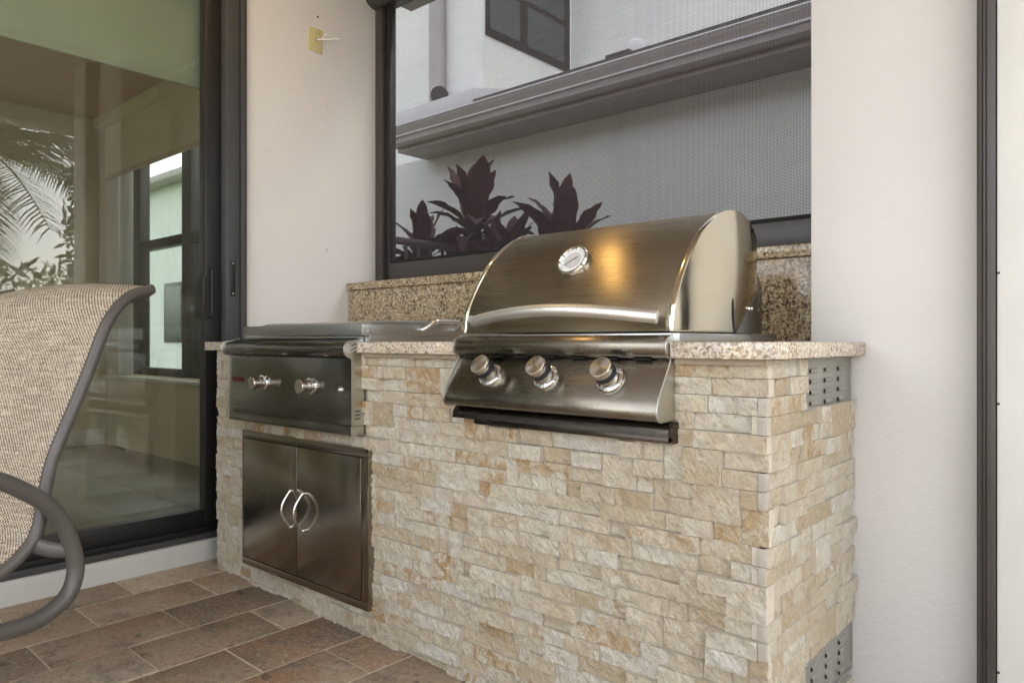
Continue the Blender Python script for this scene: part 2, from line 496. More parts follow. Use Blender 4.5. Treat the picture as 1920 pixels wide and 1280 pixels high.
def tube_bm(bm, pts, r, seg=14, r2=None):
    rs = r if isinstance(r, (list, tuple)) else [r] * len(pts)
    ring_prev = None
    T = (pts[1] - pts[0]).normalized()
    ref = Vector((0, 0, 1)) if abs(T.z) < 0.9 else Vector((1, 0, 0))
    N = (ref - T * ref.dot(T)).normalized()
    rings = []
    for i, p in enumerate(pts):
        T = (pts[min(i + 1, len(pts) - 1)] - pts[max(i - 1, 0)]).normalized()
        N = (N - T * N.dot(T)).normalized()
        Bv = T.cross(N)
        rings.append([bm.verts.new(p + (N * math.cos(2 * math.pi * k / seg) + Bv * math.sin(2 * math.pi * k / seg) * (r2 or 1)) * rs[i]) for k in range(seg)])
    for a, b in zip(rings, rings[1:]):
        for k in range(seg):
            bm.faces.new((a[k], a[(k + 1) % seg], b[(k + 1) % seg], b[k]))
    bm.faces.new(rings[0][::-1]); bm.faces.new(rings[-1])

def tube(name, pts, r, mat, parent=None, k=5, seg=14, r2=None):
    bm = bmesh.new()
    P = smoothpath(pts, k) if k > 1 else [Vector(p) for p in pts]
    tube_bm(bm, P, r, seg, r2)
    bmesh.ops.recalc_face_normals(bm, faces=bm.faces)
    return obj(name, bm, mat, parent, 50)

def lathe(name, prof, origin, axis, mat, parent=None, seg=36, smooth=30):
    bm = bmesh.new()
    A = Vector(axis).normalized()
    ref = Vector((0, 0, 1)) if abs(A.z) < 0.9 else Vector((1, 0, 0))
    U = (ref - A * ref.dot(A)).normalized(); V = A.cross(U)
    O = Vector(origin)
    rings = []
    for r, h in prof:
        if r < 1e-6:
            rings.append([bm.verts.new(O + A * h)])
        else:
            rings.append([bm.verts.new(O + A * h + (U * math.cos(2 * math.pi * i / seg) + V * math.sin(2 * math.pi * i / seg)) * r) for i in range(seg)])
    uvl = bm.loops.layers.uv.new('UVMap')
    for a, b in zip(rings, rings[1:]):
        for i in range(seg):
            j = (i + 1) % seg
            if len(a) == 1 and len(b) == 1: continue
            if len(a) == 1: f = bm.faces.new((a[0], b[j], b[i]))
            elif len(b) == 1: f = bm.faces.new((a[i], a[j], b[0]))
            else: f = bm.faces.new((a[i], a[j], b[j], b[i]))
            for l in f.loops:
                d = (l.vert.co - O)
                rr = (d - A * d.dot(A)).length
                if l.vert in (a[i % len(a)], b[i % len(b)]) and rr > 1e-6: u = i / seg
                elif rr > 1e-6: u = (i + 1) / seg
                else: u = (i + 0.5) / seg
                l[uvl].uv = (u, rr + d.dot(A))
    bmesh.ops.recalc_face_normals(bm, faces=bm.faces)
    return obj(name, bm, mat, parent, smooth)

def set_tint(me, col):
    a = me.attributes.new('tint', 'FLOAT_COLOR', 'POINT')
    a.data.foreach_set('color', list(col) * len(me.vertices))

# ------------------------------------------------------------------ setting: ground
SL = 0.022                                   # the patio falls away from the house
def floor_z(x): return -SL * (x + 2.86)
bm = bmesh.new()
add_box(bm, (-60, 60), (-60, 60), (-0.5, -0.30))
g = tag(obj('lawn', bm, 'grass', None, 0), kind='structure')

# patio: sand bed with pavers laid on it
bm = bmesh.new()
x0, x1, y0, y1 = -3.0, 2.6, -3.2, 2.06
vsb = [bm.verts.new((x, y, floor_z(x) - 0.0030 + dz)) for dz in (-0.25, 0) for x in (x0, x1) for y in (y0, y1)]
for q in ((4, 6, 7, 5), (0, 1, 3, 2), (0, 2, 6, 4), (1, 5, 7, 3), (0, 4, 5, 1), (2, 3, 7, 6)):
    bm.faces.new([vsb[i] for i in q])
bmesh.ops.recalc_face_normals(bm, faces=bm.faces)
deck = tag(box('bounce_deck', (2.61, 8.8), (-10.5, 9), (-0.45, -0.135), 'deck', None, 0.004), kind='structure')  # unseen pale deck added to bounce sunlight in under the roof
tag(box('bounce_deck', (-9, 2.609), (-10.5, -3.21), (-0.45, -0.136), 'deck', None, 0.004), kind='structure')
patio = tag(obj('patio_floor', bm, 'sand', None, 0), kind='structure')

def paver_geo(cx, cy, w, l, rng):
    bm = bmesh.new()
    g_ = 0.0035
    add_box(bm, (cx - w / 2 + 0.0034, cx + w / 2 - 0.0034), (cy - l / 2 + 0.0024, cy + l / 2 - 0.0024), (-0.03, 0.0))
    bmesh.ops.recalc_face_normals(bm, faces=bm.faces)
    dz = rng.uniform(-0.0012, 0.0012); tx = rng.uniform(-0.003, 0.003); ty = rng.uniform(-0.003, 0.003)
    bevel(bm, 0.0035, 2)
    for v_ in bm.verts:
        v_.co.z += floor_z(v_.co.x) + dz + tx * (v_.co.x - cx) + ty * (v_.co.y - cy)
    return bm
PW, PL = 0.2245, 0.402
rng = random.Random(3)
edges = []
rows = []
x = -3.022
k = 0
rest_v, rest_f, rest_t = [], [], []
row = 0
x = -3.0285
while x < 2.5:
    joint0 = 0.903 if row % 2 == 1 else 1.100
    # rows: X from -3.03 on; row 3 (X about -2.35) has a joint at Y 0.903
    j = joint0 - 12 * PL
    while j < 2.06:
        cx, cy = x + PW / 2, j + PL / 2
        l = PL
        yb0, yb1 = j, min(j + PL, 2.058)
        vis = cx < 0.2 and -0.3 < cy < 1.75 and (cx * -0.6579 + cy * 0.7531) > 0.9
        if yb1 - yb0 > 0.02 and yb0 > -3.2:
            bmp = paver_geo(cx, (yb0 + yb1) / 2, PW, yb1 - yb0, rng)
            tint = (rng.betavariate(0.9, 0.9), rng.random() ** 1.3, rng.random(), 1.0)
            if rng.random() < 0.12: tint = (tint[0], 1.0, tint[2], 1.0)
            if vis and cy < 1.62:
                me = bpy.data.meshes.new('paver'); finish(me, bmp, 40)
                me.materials.append(MAT['paver']); set_tint(me, tint)
                link('paver', me, patio)
            else:
                n0 = len(rest_v)
                bmp.verts.index_update()
                rest_v += [tuple(v_.co) for v_ in bmp.verts]
                rest_f += [[n0 + v_.index for v_ in f.verts] for f in bmp.faces]
                rest_t += list(tint) * len(bmp.verts)
                bmp.free()
        j += PL
    x += PW
    row += 1
me = bpy.data.meshes.new('outer_pavers')
me.from_pydata(rest_v, [], rest_f)
a = me.attributes.new('tint', 'FLOAT_COLOR', 'POINT'); a.data.foreach_set('color', rest_t)
me.materials.append(MAT['paver'])
tag(link('outer_pavers', me, patio), kind='stuff')

# ------------------------------------------------------------------ setting: house and lanai
XW = -3.02
w = thing('house_wall', 'off-white painted stucco wall beside the sliding door', 'wall', (XW, 2.0, 0))
box('wall_panel', (-3.30, XW), (1.645, 2.44), (-0.1, 2.97), 'stucco_smooth', w, 0.002)
box('wall_over_door', (-3.30, XW), (-3.4, 1.643), (2.62, 2.97), 'stucco_smooth', w, 0.002)
box('wall_return', (-3.30, XW), (-3.9, -3.402), (-0.1, 2.97), 'stucco_smooth', w, 0.002)
lathe('anchor_hole', [(0.0, 0.0012), (0.0045, 0.0012), (0.0055, 0.0)], (XW, 2.029, 2.494), (1, 0, 0), 'slot', w, 12)

col_ = thing('stucco_column', 'wide off-white textured stucco column at the end of the counter', 'column', (-0.5, 2.2, 0))
box('column_shaft', (-0.694, -0.262), (2.04, 2.62), (-0.3, 2.97), 'stucco', col_, 0.004)
box('header_wall', (-3.018, -0.696), (2.46, 2.62), (2.72, 2.97), 'stucco', col_, 0.002)

lc = thing('lanai_ceiling', 'tan painted ceiling over the covered patio', 'ceiling', (-1, 0, 2.97))
box('ceiling_panel', (-7.2, 1.25), (-1.4, 2.72), (2.975, 3.2), 'lanai_ceiling', lc, 0)
box('edge_beam', (1.08, 1.27), (-1.4, 2.74), (2.80, 2.974), 'white_trim', lc, 0.004)
lc['kind'] = 'structure'
del lc['category']

# white post + screen track at the right edge
tr_ = thing('screen_track', 'tall dark bronze screen track running up the right of the stucco column', 'screen track', (-0.28, 2.0, 0))
prism('track_channel', [(-0.2945, 2.039), (-0.2945, 1.962), (-0.287, 1.958), (-0.282, 1.966), (-0.277, 1.966), (-0.274, 1.956), (-0.2575, 1.956), (-0.2575, 2.039)], -0.3, 2.97, 'track', tr_, 0.0012, 'Z')
post = thing('white_post', 'smooth white post at the right edge of the view', 'post', (-0.15, 2.0, 0))
box('post_board', (-0.2555, -0.02), (1.962, 2.10), (-0.3, 2.97), 'white_trim', post, 0.003)
for z in (1.08, 0.784, 0.177):
    lathe('screw', [(0.003, 0), (0.003, 0.0015), (0.002, 0.0025), (0, 0.003)], (-0.2525, 1.962, z), (0, -1, 0), 'frame', tr_, 12)

# ------------------------------------------------------------------ sliding glass door
dr = thing('sliding_glass_door', 'dark framed sliding glass door with tinted panes at the left', 'door', (-3.07, 0.5, 0.1))
box('jamb', (-3.20, -3.008), (1.556, 1.643), (0.09, 2.62), 'frame_grey', dr, 0.003)
box('jamb_lip', (-3.19, -2.998), (1.624, 1.650), (0.09, 2.62), 'frame_grey', dr, 0.002)
box('jamb_groove', (-3.05, -3.0065), (1.6195, 1.6235), (0.09, 2.62), 'slot', dr, 0)
box('head_rail', (-3.2, -3.012), (-3.4, 1.555), (2.54, 2.62), 'frame', dr, 0.003)
box('track_sill', (-3.2, -3.004), (-3.4, 1.60), (0.088, 0.112), 'frame_grey', dr, 0.002)
box('track_ridge', (-3.03, -3.02), (-3.4, 1.555), (0.1125, 0.135), 'frame', dr, 0.001)
stiles = [1.519, 0.26, -0.98, -2.2, -3.36]
for i, y in enumerate(stiles):
    box('stile', (-3.10, -3.045), (y - 0.036, y + 0.036), (0.1125, 2.54), 'frame', dr, 0.003)
for ya, yb in zip(stiles, stiles[1:]):
    box('bottom_rail', (-3.095, -3.048), (yb + 0.037, ya - 0.037), (0.1125, 0.205), 'frame', dr, 0.003)
    box('top_rail', (-3.095, -3.048), (yb + 0.037, ya - 0.037), (2.45, 2.539), 'frame', dr, 0.003)
    box('pane', (-3.075, -3.069), (yb + 0.03, ya - 0.03), (0.20, 2.46), 'glass', dr, 0)
bm = bmesh.new()
add_box(bm, (-3.012, -3.0045), (1.577, 1.600), (1.122, 1.278))
bmesh.ops.recalc_face_normals(bm, faces=bm.faces); bevel(bm, 0.003)
fp = obj('flush_pull', bm, 'frame', dr)
box('pull_recess', (-3.006, -3.0040), (1.5885, 1.5925), (1.150, 1.262), 'slot', fp, 0)
for z in (1.266, 1.134):
    lathe('pull_screw', [(0.003, 0), (0.002, 0.0012), (0, 0.0014)], (-3.0045, 1.5885, z), (1, 0, 0), 'satin', fp, 10)
tube('pull_handle', [(-3.045, 1.50, 1.235), (-3.028, 1.502, 1.232), (-3.022, 1.502, 1.20), (-3.022, 1.502, 1.06), (-3.028, 1.502, 1.03), (-3.045, 1.50, 1.027)], 0.0042, 'frame', dr, 3, 8)
box('latch_box', (-3.045, -3.03), (1.466, 1.484), (1.02, 1.20), 'frame', dr, 0.002)

sl_ = tag(box('door_curb', (-3.22, -2.985), (-3.4, 1.60), (-0.06, 0.0875), 'white_trim', None, 0.004), 'low white painted curb under the sliding glass door', 'curb')

# ------------------------------------------------------------------ interior room behind the glass
fl = tag(box('interior_floor', (-6.66, -3.22), (-3.9, 2.38), (-0.1, 0.055), 'grout', None, 0), kind='structure')
TS = 0.61
iy = 0
yy = 2.36
while yy > -3.6:
    xx = -3.24
    while xx > -6.6:
        xa = max(xx - TS + 0.005, -6.655)
        box('floor_tile', (xa, xx), (yy - TS + 0.005, yy), (0.0552, 0.0605), 'in_tile', fl, 0.0012)
        xx -= TS
    yy -= TS
rm = thing('interior_room_walls', 'beige walls of the room seen through the sliding glass', 'wall', (-6.7, 0, 0))
box('far_wall', (-6.85, -6.66), (-3.9, 2.7), (-0.1, 2.96), 'in_wall', rm, 0)
box('side_wall', (-6.659, -5.08), (-4.1, -3.9), (-0.1, 2.96), 'in_wall', rm, 0)
box('side_wall', (-4.62, -3.302), (-4.1, -3.9), (-0.1, 2.96), 'in_wall', rm, 0)  # gap between these unseen walls added for a streak of light on the hood
box('house_roof', (-7.2, -3.3), (-4.2, -1.401), (2.975, 3.2), 'in_ceil', rm, 0)
WX0, WX1, WZ0, WZ1 = -6.40, -3.75, 0.655, 2.60
box('wall_under_window', (-6.659, -3.302), (2.38, 2.62), (-0.1, WZ0), 'in_wall', rm, 0)
box('wall_over_window', (-6.659, -3.302), (2.38, 2.62), (WZ1, 2.96), 'in_wall', rm, 0)
box('wall_beside_window', (-6.659, WX0), (2.38, 2.62), (WZ0 + 0.001, WZ1 - 0.001), 'white_trim', rm, 0)
box('wall_by_corner', (WX1, -3.302), (2.38, 2.62), (WZ0 + 0.001, WZ1 - 0.001), 'in_wall', rm, 0)
box('room_ceiling', (-6.659, -3.302), (-3.899, 2.379), (2.78, 2.96), 'in_ceil', rm, 0)
box('baseboard', (-6.659, -6.645), (-3.8, 2.37), (0.061, 0.19), 'white_trim', rm, 0.002)
iw = thing('interior_window', 'black framed double hung window seen through the sliding glass', 'window', (-5.2, 2.55, WZ0))
box('sill', (-6.5, -3.65), (2.30, 2.38), (0.625, 0.65), 'white_trim', iw, 0.003)
for xx in (-6.27, -5.37, -4.52, -3.80):
    box('mullion', (xx - 0.075 if xx > -6 else xx - 0.06, xx + 0.075), (2.47, 2.55), (WZ0, WZ1), 'frame', iw, 0.003)
for za, zb in ((WZ0, WZ0 + 0.06), (1.66, 1.735), (WZ1 - 0.06, WZ1)):
    for xa, xb in ((-6.195, -5.446), (-5.294, -4.596), (-4.444, -3.876)):
        box('rail', (xa, xb), (2.475, 2.545), (za, zb), 'frame', iw, 0.003)
for xa, xb in ((-6.195, -5.446), (-5.294, -4.596), (-4.444, -3.876)):
    for za, zb in ((WZ0 + 0.061, 1.659), (1.736, WZ1 - 0.061)):
        box('pane', (xa, xb), (2.507, 2.512), (za, zb), 'glass_clear', iw, 0)
sh = thing('window_shade', 'cream roller shade half lowered over the interior window', 'roller shade', (-5.2, 2.35, 2.3))
box('cassette', (-6.62, -3.6), (2.26, 2.379), (2.70, 2.779), 'shade_far', sh, 0.006)
box('cloth', (-6.55, -3.66), (2.335, 2.339), (2.30, 2.705), 'shade_far', sh, 0)
box('hem_bar', (-6.55, -3.66), (2.328, 2.345), (2.265, 2.30), 'in_wall', sh, 0.003)
sd = thing('door_shade', 'pale roller shade lowered a little inside the sliding glass door', 'roller shade', (-3.17, 0.3, 2.05))
box('cloth', (-3.172, -3.168), (-3.3, 1.60), (2.085, 2.62), 'shade_in', sd, 0)
box('hem_bar', (-3.178, -3.162), (-3.3, 1.60), (2.045, 2.085), 'shade_in', sd, 0.003)
box('roller_tube', (-3.22, -3.13), (-3.3, 1.60), (2.62, 2.70), 'shade_in', sd, 0.02)

# ------------------------------------------------------------------ retractable screen over the counter
sn = thing('retractable_screen', 'dark framed insect screen filling the opening above the counter', 'screen', (-1.9, 2.4, 1.25))
box('side_track', (-3.019, -2.962), (2.375, 2.44), (1.22, 2.66), 'track', sn, 0.003)
box('track_slot', (-2.9615, -2.918), (2.392, 2.43), (1.22, 2.66), 'frame', sn, 0.002)
box('bottom_bar', (-2.9175, -0.70), (2.385, 2.425), (1.222, 1.322), 'track', sn, 0.004)
box('bottom_seal', (-2.9175, -0.70), (2.392, 2.418), (1.3225, 1.336), 'slot', sn, 0.001)
box('far_track', (-0.76, -0.696), (2.375, 2.44), (1.34, 2.66), 'track', sn, 0.003)
bm = bmesh.new()
q = [bm.verts.new(p) for p in ((-2.918, 2.404, 1.33), (-0.72, 2.404, 1.33), (-0.72, 2.404, 2.68), (-2.918, 2.404, 2.68))]
bm.faces.new(q)
obj('mesh', bm, 'mesh', sn, 0)
prof = [(2.44, 2.645)] + [(2.40, 2.642)] + arc(2.375, 2.715, 0.075, 268, 180, 8) + [(2.30, 2.80), (2.44, 2.80)]
hz = prism('roller_housing', prof, -3.017, -0.70, 'track', sn, 0.002)

# ------------------------------------------------------------------ granite backsplash
bs = thing('granite_backsplash', 'speckled golden granite backsplash under the screen', 'backsplash', (-1.85, 2.2, 0.925))
box('splash_slab', (-3.017, -0.698), (2.205, 2.37), (0.9255, 1.178), 'granite_warm', bs, 0.001)
box('splash_cap', (-3.018, -0.697), (2.192, 2.384), (1.1795, 1.216), 'granite_warm', bs, 0.003)

# ------------------------------------------------------------------ stone-clad island
isl = thing('stone_kitchen_island', 'outdoor kitchen island clad in cream split-face stone strips with granite top', 'kitchen island', (-1.7, 1.75, 0))
FY, EX, LX, BY = 1.45, -0.578, -2.880, 2.038
box('core', (LX + 0.03, EX - 0.032), (FY + 0.032, BY - 0.001), (-0.2, 0.886), 'concrete', isl, 0)
box('core_behind_column', (-3.0, -0.70), (BY + 0.001, 2.36), (-0.2, 0.886), 'concrete', isl, 0)
CH = 0.0383
TOP = 0.8865
rs = random.Random(11)
stones = []      # (area, bmesh->(verts,faces), tint)
CUT_F = [(-2.60, -1.93, 0.63, 0.93), (-2.615, -1.88, 0.085, 0.567), (-1.40, -0.83, 0.775, 0.93)]
CUT_E = [(1.671, 2.05, 0.766, 0.93), (1.680, 2.05, 0.066, 0.192)]

def free(a, b, z0, z1, cuts):
    segs = [(a, b)]
    zm0, zm1 = z0 + 0.006, z1 - 0.006
    for ca, cb, c0, c1 in cuts:
        if zm1 > c0 and zm0 < c1:
            ns = []
            for s0, s1 in segs:
                if cb <= s0 or ca >= s1: ns.append((s0, s1)); continue
                if ca > s0: ns.append((s0, ca))
                if cb < s1: ns.append((cb, s1))
            segs = ns
    return segs

NS = [None]
def stone_piece(u0, u1, z0, z1, place, rough, rs, proud):
    W, H_ = u1 - u0, z1 - z0
    gap = 0.0006
    nu = max(4, min(34, int(W / 0.0062)))
    nv = 6 if H_ < 0.05 else 12
    sd_ = rs.uniform(0, 100)
    tilt_u = rs.uniform(-0.006, 0.006) * rough; tilt_v = rs.uniform(-0.003, 0.003) * rough
    V, Fc = [], []
    dirn = rs.choice((-1, 1)) * rs.uniform(0.4, 1.2)
    for j in range(nv + 1):
        for i in range(nu + 1):
            fu, fv = i / nu, j / nv
            u = u0 + gap + fu * (W - 2 * gap); z = z0 + gap + fv * (H_ - 2 * gap)
            p = Vector((u * 60 + z * 45 * dirn, z * 55, sd_))
            d = noise.fractal(p, 0.7, 2.1, 3) * 0.0040 * rough
            d += abs(noise.noise(Vector((u * 22 - z * 26 * dirn, z * 20, sd_ + 9)))) * -0.0085 * rough
            d += (abs(noise.noise(Vector((u * 75 - z * 60 * dirn, z * 50, sd_ + 3)))) - 0.2) * -0.0034 * rough
            d += tilt_u * (fu - 0.5) * min(1, W / 0.1) + tilt_v * (fv - 0.5)
            eu = min(fu * W, (1 - fu) * W); ev = min(fv * H_, (1 - fv) * H_)
            e = min(eu, ev)
            if e < 1e-5: d = d * 0.75 - 0.0006
            V.append(place(u, z, proud + d))
    for j in range(nv):
        for i in range(nu):
            a0 = j * (nu + 1) + i
            Fc.append((a0, a0 + 1, a0 + nu + 2, a0 + nu + 1))
    rim = [i for i in range(nu + 1)] + [(j + 1) * (nu + 1) - 1 for j in range(1, nv + 1)] + [nv * (nu + 1) + i for i in range(nu - 1, -1, -1)] + [j * (nu + 1) for j in range(nv - 1, 0, -1)]
    base_i = len(V)
    for r_ in rim:
        j, i = divmod(r_, nu + 1)
        u = u0 + gap + i / nu * (W - 2 * gap); z = z0 + gap + j / nv * (H_ - 2 * gap)
        V.append(place(u, z, -0.034))
    m = len(rim)
    NS[0] = [0] * len(Fc) + [1] * m
    for k_ in range(m):
        Fc.append((rim[k_], base_i + k_, base_i + (k_ + 1) % m, rim[(k_ + 1) % m]))
    return V, Fc

def lay(a_fn, b_fn, cuts, place, rough, n_courses, dark=0.0, zlow=lambda u: -1):
    taken = {}
    for k_ in range(n_courses):
        z1 = TOP - k_ * CH; z0 = z1 - CH
        segs = free(a_fn(k_), b_fn(k_), z0, z1, cuts + [(t0, t1, z0, z1) for t0, t1 in taken.get(k_, [])])
        for s0, s1 in segs:
            u = s0
            while u < s1 - 0.004:
                L = rs.choice((0.045, 0.06, 0.08, 0.095, 0.12, 0.15, 0.19)) * rs.uniform(0.85, 1.15)
                if s1 - (u + L) < 0.035: L = s1 - u
                if L > 0.22: L = (s1 - u) / 2
                e = min(u + L, s1)
                zz0 = z0
                if rs.random() < 0.075 and L < 0.17 and k_ < n_courses - 1:
                    ok = free(u, e, z0 - CH, z0, cuts + [(t0, t1, z0 - CH, z0) for t0, t1 in taken.get(k_ + 1, [])])
                    if ok == [(u, e)] and u >= a_fn(k_ + 1) and e <= b_fn(k_ + 1):
                        taken.setdefault(k_ + 1, []).append((u, e)); zz0 = z0 - CH
                pr = rs.choice((-0.008, -0.003, 0.0, 0.003, 0.007, 0.012)) * rough + rs.uniform(-0.001, 0.001)
                if rs.random() < 0.05 * rough: pr += 0.007
                if u < LX + 0.01: pr *= 0.3
                if z1 > zlow((u + e) / 2):
                    V, Fc = stone_piece(u, e, zz0, z1, place, rough, rs, pr)
                    l_ = min(1, max(0, rs.gauss(0.56, 0.30)))
                    r_ = rs.choice((0, 0, 0, 0.1, 0.2, 0.3, 0.45, 0.95)) * rs.uniform(0.7, 1)
                    stones.append((e - u, z1 - zz0, V, Fc, (l_, r_, rs.random(), 1.0), NS[0]))
                u = e
NC = 25
corner_end = lambda k_: (k_ % 4) in (2, 3)          # courses whose end-face stones run to the corner
lay(lambda k_: LX, lambda k_: EX - (0.021 if corner_end(k_) else 0.0), CUT_F,
    lambda u, z, d: (u, FY - d, z), 1.0, NC, 0, lambda u: floor_z(u))
lay(lambda k_: FY + (0.0 if corner_end(k_) else 0.0225), lambda k_: BY - 0.0005, CUT_E,
    lambda u, z, d: (EX + d, u, z), 0.6, NC, 0, lambda u: floor_z(EX))
# left end of the island, against the door: plain sawn backs
for k_ in range(0, 1): pass
def prj(p):
    X, Y, Z = p
    d = -0.6579 * X + 0.7531 * Y
    return (960 + 1362 * (0.7531 * X + 0.6579 * Y) / d, 640 - 1362 * (Z - 0.925) / d, d)
sized = []
for s in stones:
    pts = [prj(p) for p in s[2]]
    xs = [min(1920, max(0, p[0])) for p in pts]; ys = [min(1280, max(0, p[1])) for p in pts]
    sized.append(((max(xs) - min(xs)) * (max(ys) - min(ys)), s))
sized.sort(key=lambda q_: -q_[0])
rv, rf, rt, ri = [], [], [], []
for i, (ar, s) in enumerate(sized):
    if i < 300:
        me = bpy.data.meshes.new('stone'); me.from_pydata(s[2], [], s[3]); set_tint(me, s[4])
        me.materials.append(MAT['stone']); me.materials.append(MAT['sawn'])
        me.polygons.foreach_set('material_index', s[5])
        me.shade_smooth(); me.set_sharp_from_angle(angle=rad(42))
        link('stone', me, isl)
    else:
        n0 = len(rv); rv += s[2]; rf += [[n0 + q_ for q_ in f] for f in s[3]]; rt += list(s[4]) * len(s[2]); ri += s[5]
me = bpy.data.meshes.new('smaller_stones'); me.from_pydata(rv, [], rf)
a = me.attributes.new('tint', 'FLOAT_COLOR', 'POINT'); a.data.foreach_set('color', rt)
me.materials.append(MAT['stone']); me.materials.append(MAT['sawn']); me.polygons.foreach_set('material_index', ri)
me.shade_smooth(); me.set_sharp_from_angle(angle=rad(42))
tag(link('smaller_stones', me, isl), kind='stuff')
# grey sawn ends of the end-face strips where they pass the corner
for k_ in range(NC):
    if corner_end(k_):
        z1 = TOP - k_ * CH; z0 = z1 - CH
        box('sawn_end', (EX - 0.0205, EX - 0.0035), (FY - 0.0035, FY + 0.02), (z0 + 0.0006, z1 - 0.0006), 'stone_end', isl, 0.0012)
# countertop pieces
box('countertop', (-2.955, -1.905), (1.435, 1.452), (0.8885, 0.9235), 'granite', isl, 0.003).name = 'countertop'
box('countertop', (-2.955, -2.60), (1.453, 2.204), (0.8885, 0.9235), 'granite', isl, 0.002)
box('countertop', (-1.8985, -1.452), (1.418, 2.204), (0.8885, 0.9240), 'granite', isl, 0.003)
box('countertop', (-0.783, -0.553), (1.418, 2.0385), (0.8885, 0.9240), 'granite', isl, 0.003)
box('countertop', (-2.598, -0.698), (2.0395, 2.204), (0.8885, 0.9238), 'granite', isl, 0.002)
box('mortar_shade_strip', (-1.89, -1.46), (1.436, 1.46), (0.876, 0.888), 'bed', isl, 0)  # brown strip below the slab, overhang shade painted into it
box('mortar_shade_strip', (-0.78, EX - 0.003), (1.436, 1.46), (0.876, 0.888), 'bed', isl, 0)
# vents
def vent(y0_, y1_, z0_, z1_, rows_):
    v_ = box('vent_panel', (EX - 0.012, EX - 0.0085), (y0_, y1_), (z0_, z1_), 'vent', isl, 0.0008)
    for ya, yb, za, zb in ((y0_, y1_, z1_ - 0.008, z1_), (y0_, y1_, z0_, z0_ + 0.008), (y0_, y0_ + 0.008, z0_ + 0.0081, z1_ - 0.0081), (y1_ - 0.008, y1_, z0_ + 0.0081, z1_ - 0.0081)):
        box('flange', (EX - 0.0086, EX - 0.0068), (ya, yb), (za, zb), 'vent', v_, 0.0006)
    for cy in (y0_ + 0.075, y0_ + 0.175, y0_ + 0.275):
        for i in range(rows_):
            cz = z1_ - 0.030 - i * 0.0255
            bm = bmesh.new()
            # pressed louvre: half-dome open at its near end
            n_, L = 6, 0.055
            P_ = []
            for a_, sc_ in ((0.0, 1.0), (0.5, 0.9), (1.0, 0.25)):
                P_.append([bm.verts.new((EX - 0.0085 + 0.0055 * sc_ * math.sin(math.pi * q_ / n_), cy - 0.03 + L * a_, cz + 0.0062 * math.cos(math.pi * q_ / n_))) for q_ in range(n_ + 1)])
            for A_, B_ in zip(P_, P_[1:]):
                for q_ in range(n_):
                    bm.faces.new((A_[q_], A_[q_ + 1], B_[q_ + 1], B_[q_]))
            lv = obj('louvre', bm, 'vent', v_, 60)
            bm = bmesh.new()
            ring = [bm.verts.new((EX - 0.0083 + 0.0027 * math.sin(math.pi * q_ / n_), cy - 0.0290, cz + 0.0027 * math.cos(math.pi * q_ / n_))) for q_ in range(n_ + 1)]
            bm.faces.new(ring)
            obj('louvre_mouth', bm, 'slot', v_, 0)
    for cy in (y0_ + 0.012, y1_ - 0.006):
        for cz in (z0_ + 0.010, z1_ - 0.010):
            lathe('vent_screw', [(0.004, 0), (0.004, 0.002), (0.002, 0.0035), (0, 0.0038)], (EX - 0.0085, cy, cz), (1, 0, 0), 'chrome', v_, 12)
vent(1.669, 2.026, 0.764, 0.887, 4)
vent(1.678, 2.0375, 0.064, 0.196, 4)

# ------------------------------------------------------------------ built-in gas grill
GX0, GX1 = -1.445, -0.787
gr = thing('gas_grill', 'built-in stainless gas grill with domed hood, three knobs and temperature gauge', 'grill', (-1.115, 1.7, 0.93))
flange = box('flange', (GX0 - 0.012, GX1 + 0.016), (1.440, 1.99), (0.9242, 0.944), 'steel_lid', gr, 0.002)
front = [(1.441, 0.947), (1.446, 0.975), (1.452, 1.008), (1.469, 1.045), (1.494, 1.085), (1.523, 1.124), (1.559, 1.163), (1.598, 1.195), (1.642, 1.222), (1.688, 1.244), (1.735, 1.256), (1.782, 1.259), (1.822, 1.252), (1.865, 1.236), (1.900, 1.205), (1.904, 1.15), (1.904, 0.947)]
def offset(pr, d):
    c = (1.70, 1.02)
    return [(y + (c[0] - y) / math.hypot(c[0] - y, c[1] - z) * d, max(0.947, z + (c[1] - z) / math.hypot(c[0] - y, c[1] - z) * d)) for y, z in pr]
sp_ = [(p.x, p.y) for p in smoothpath([(y, z, 0) for y, z in front[:14]], 3)] + front[14:]
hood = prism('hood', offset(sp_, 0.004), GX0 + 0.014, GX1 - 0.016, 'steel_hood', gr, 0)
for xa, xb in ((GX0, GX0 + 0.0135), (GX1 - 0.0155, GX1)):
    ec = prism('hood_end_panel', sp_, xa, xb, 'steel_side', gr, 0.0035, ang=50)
# rear heat box, slot and hinge screws on the visible side
prism('heat_box', [(1.80, 0.9445), (1.963, 0.9445), (1.963, 1.075), (1.925, 1.118), (1.906, 1.118), (1.906, 0.96)], GX0 + 0.02, GX1 - 0.012, 'steel_dark', gr, 0.002)
bm = prism_bm([(1.748, 1.035), (1.743, 1.022), (1.742, 0.99), (1.750, 0.958), (1.762, 0.948), (1.757, 0.975), (1.755, 1.005), (1.753, 1.028)], GX1 - 0.002, GX1 + 0.0006)
obj('hinge_slot', bm, 'slot', gr, 0)
prism('side_gusset', [(1.762, 0.9465), (1.9035, 0.9465), (1.9035, 1.06)], GX1 + 0.0004, GX1 + 0.002, 'steel_dark', gr, 0)
for y in (1.848, 1.862, 1.932):
    lathe('hinge_screw', [(0.0055, 0), (0.0055, 0.002), (0.003, 0.004), (0, 0.0042)], (GX1 + (0.0 if y < 1.9 else -0.012), y, 1.011), (1, 0, 0), 'chrome', gr, 14)
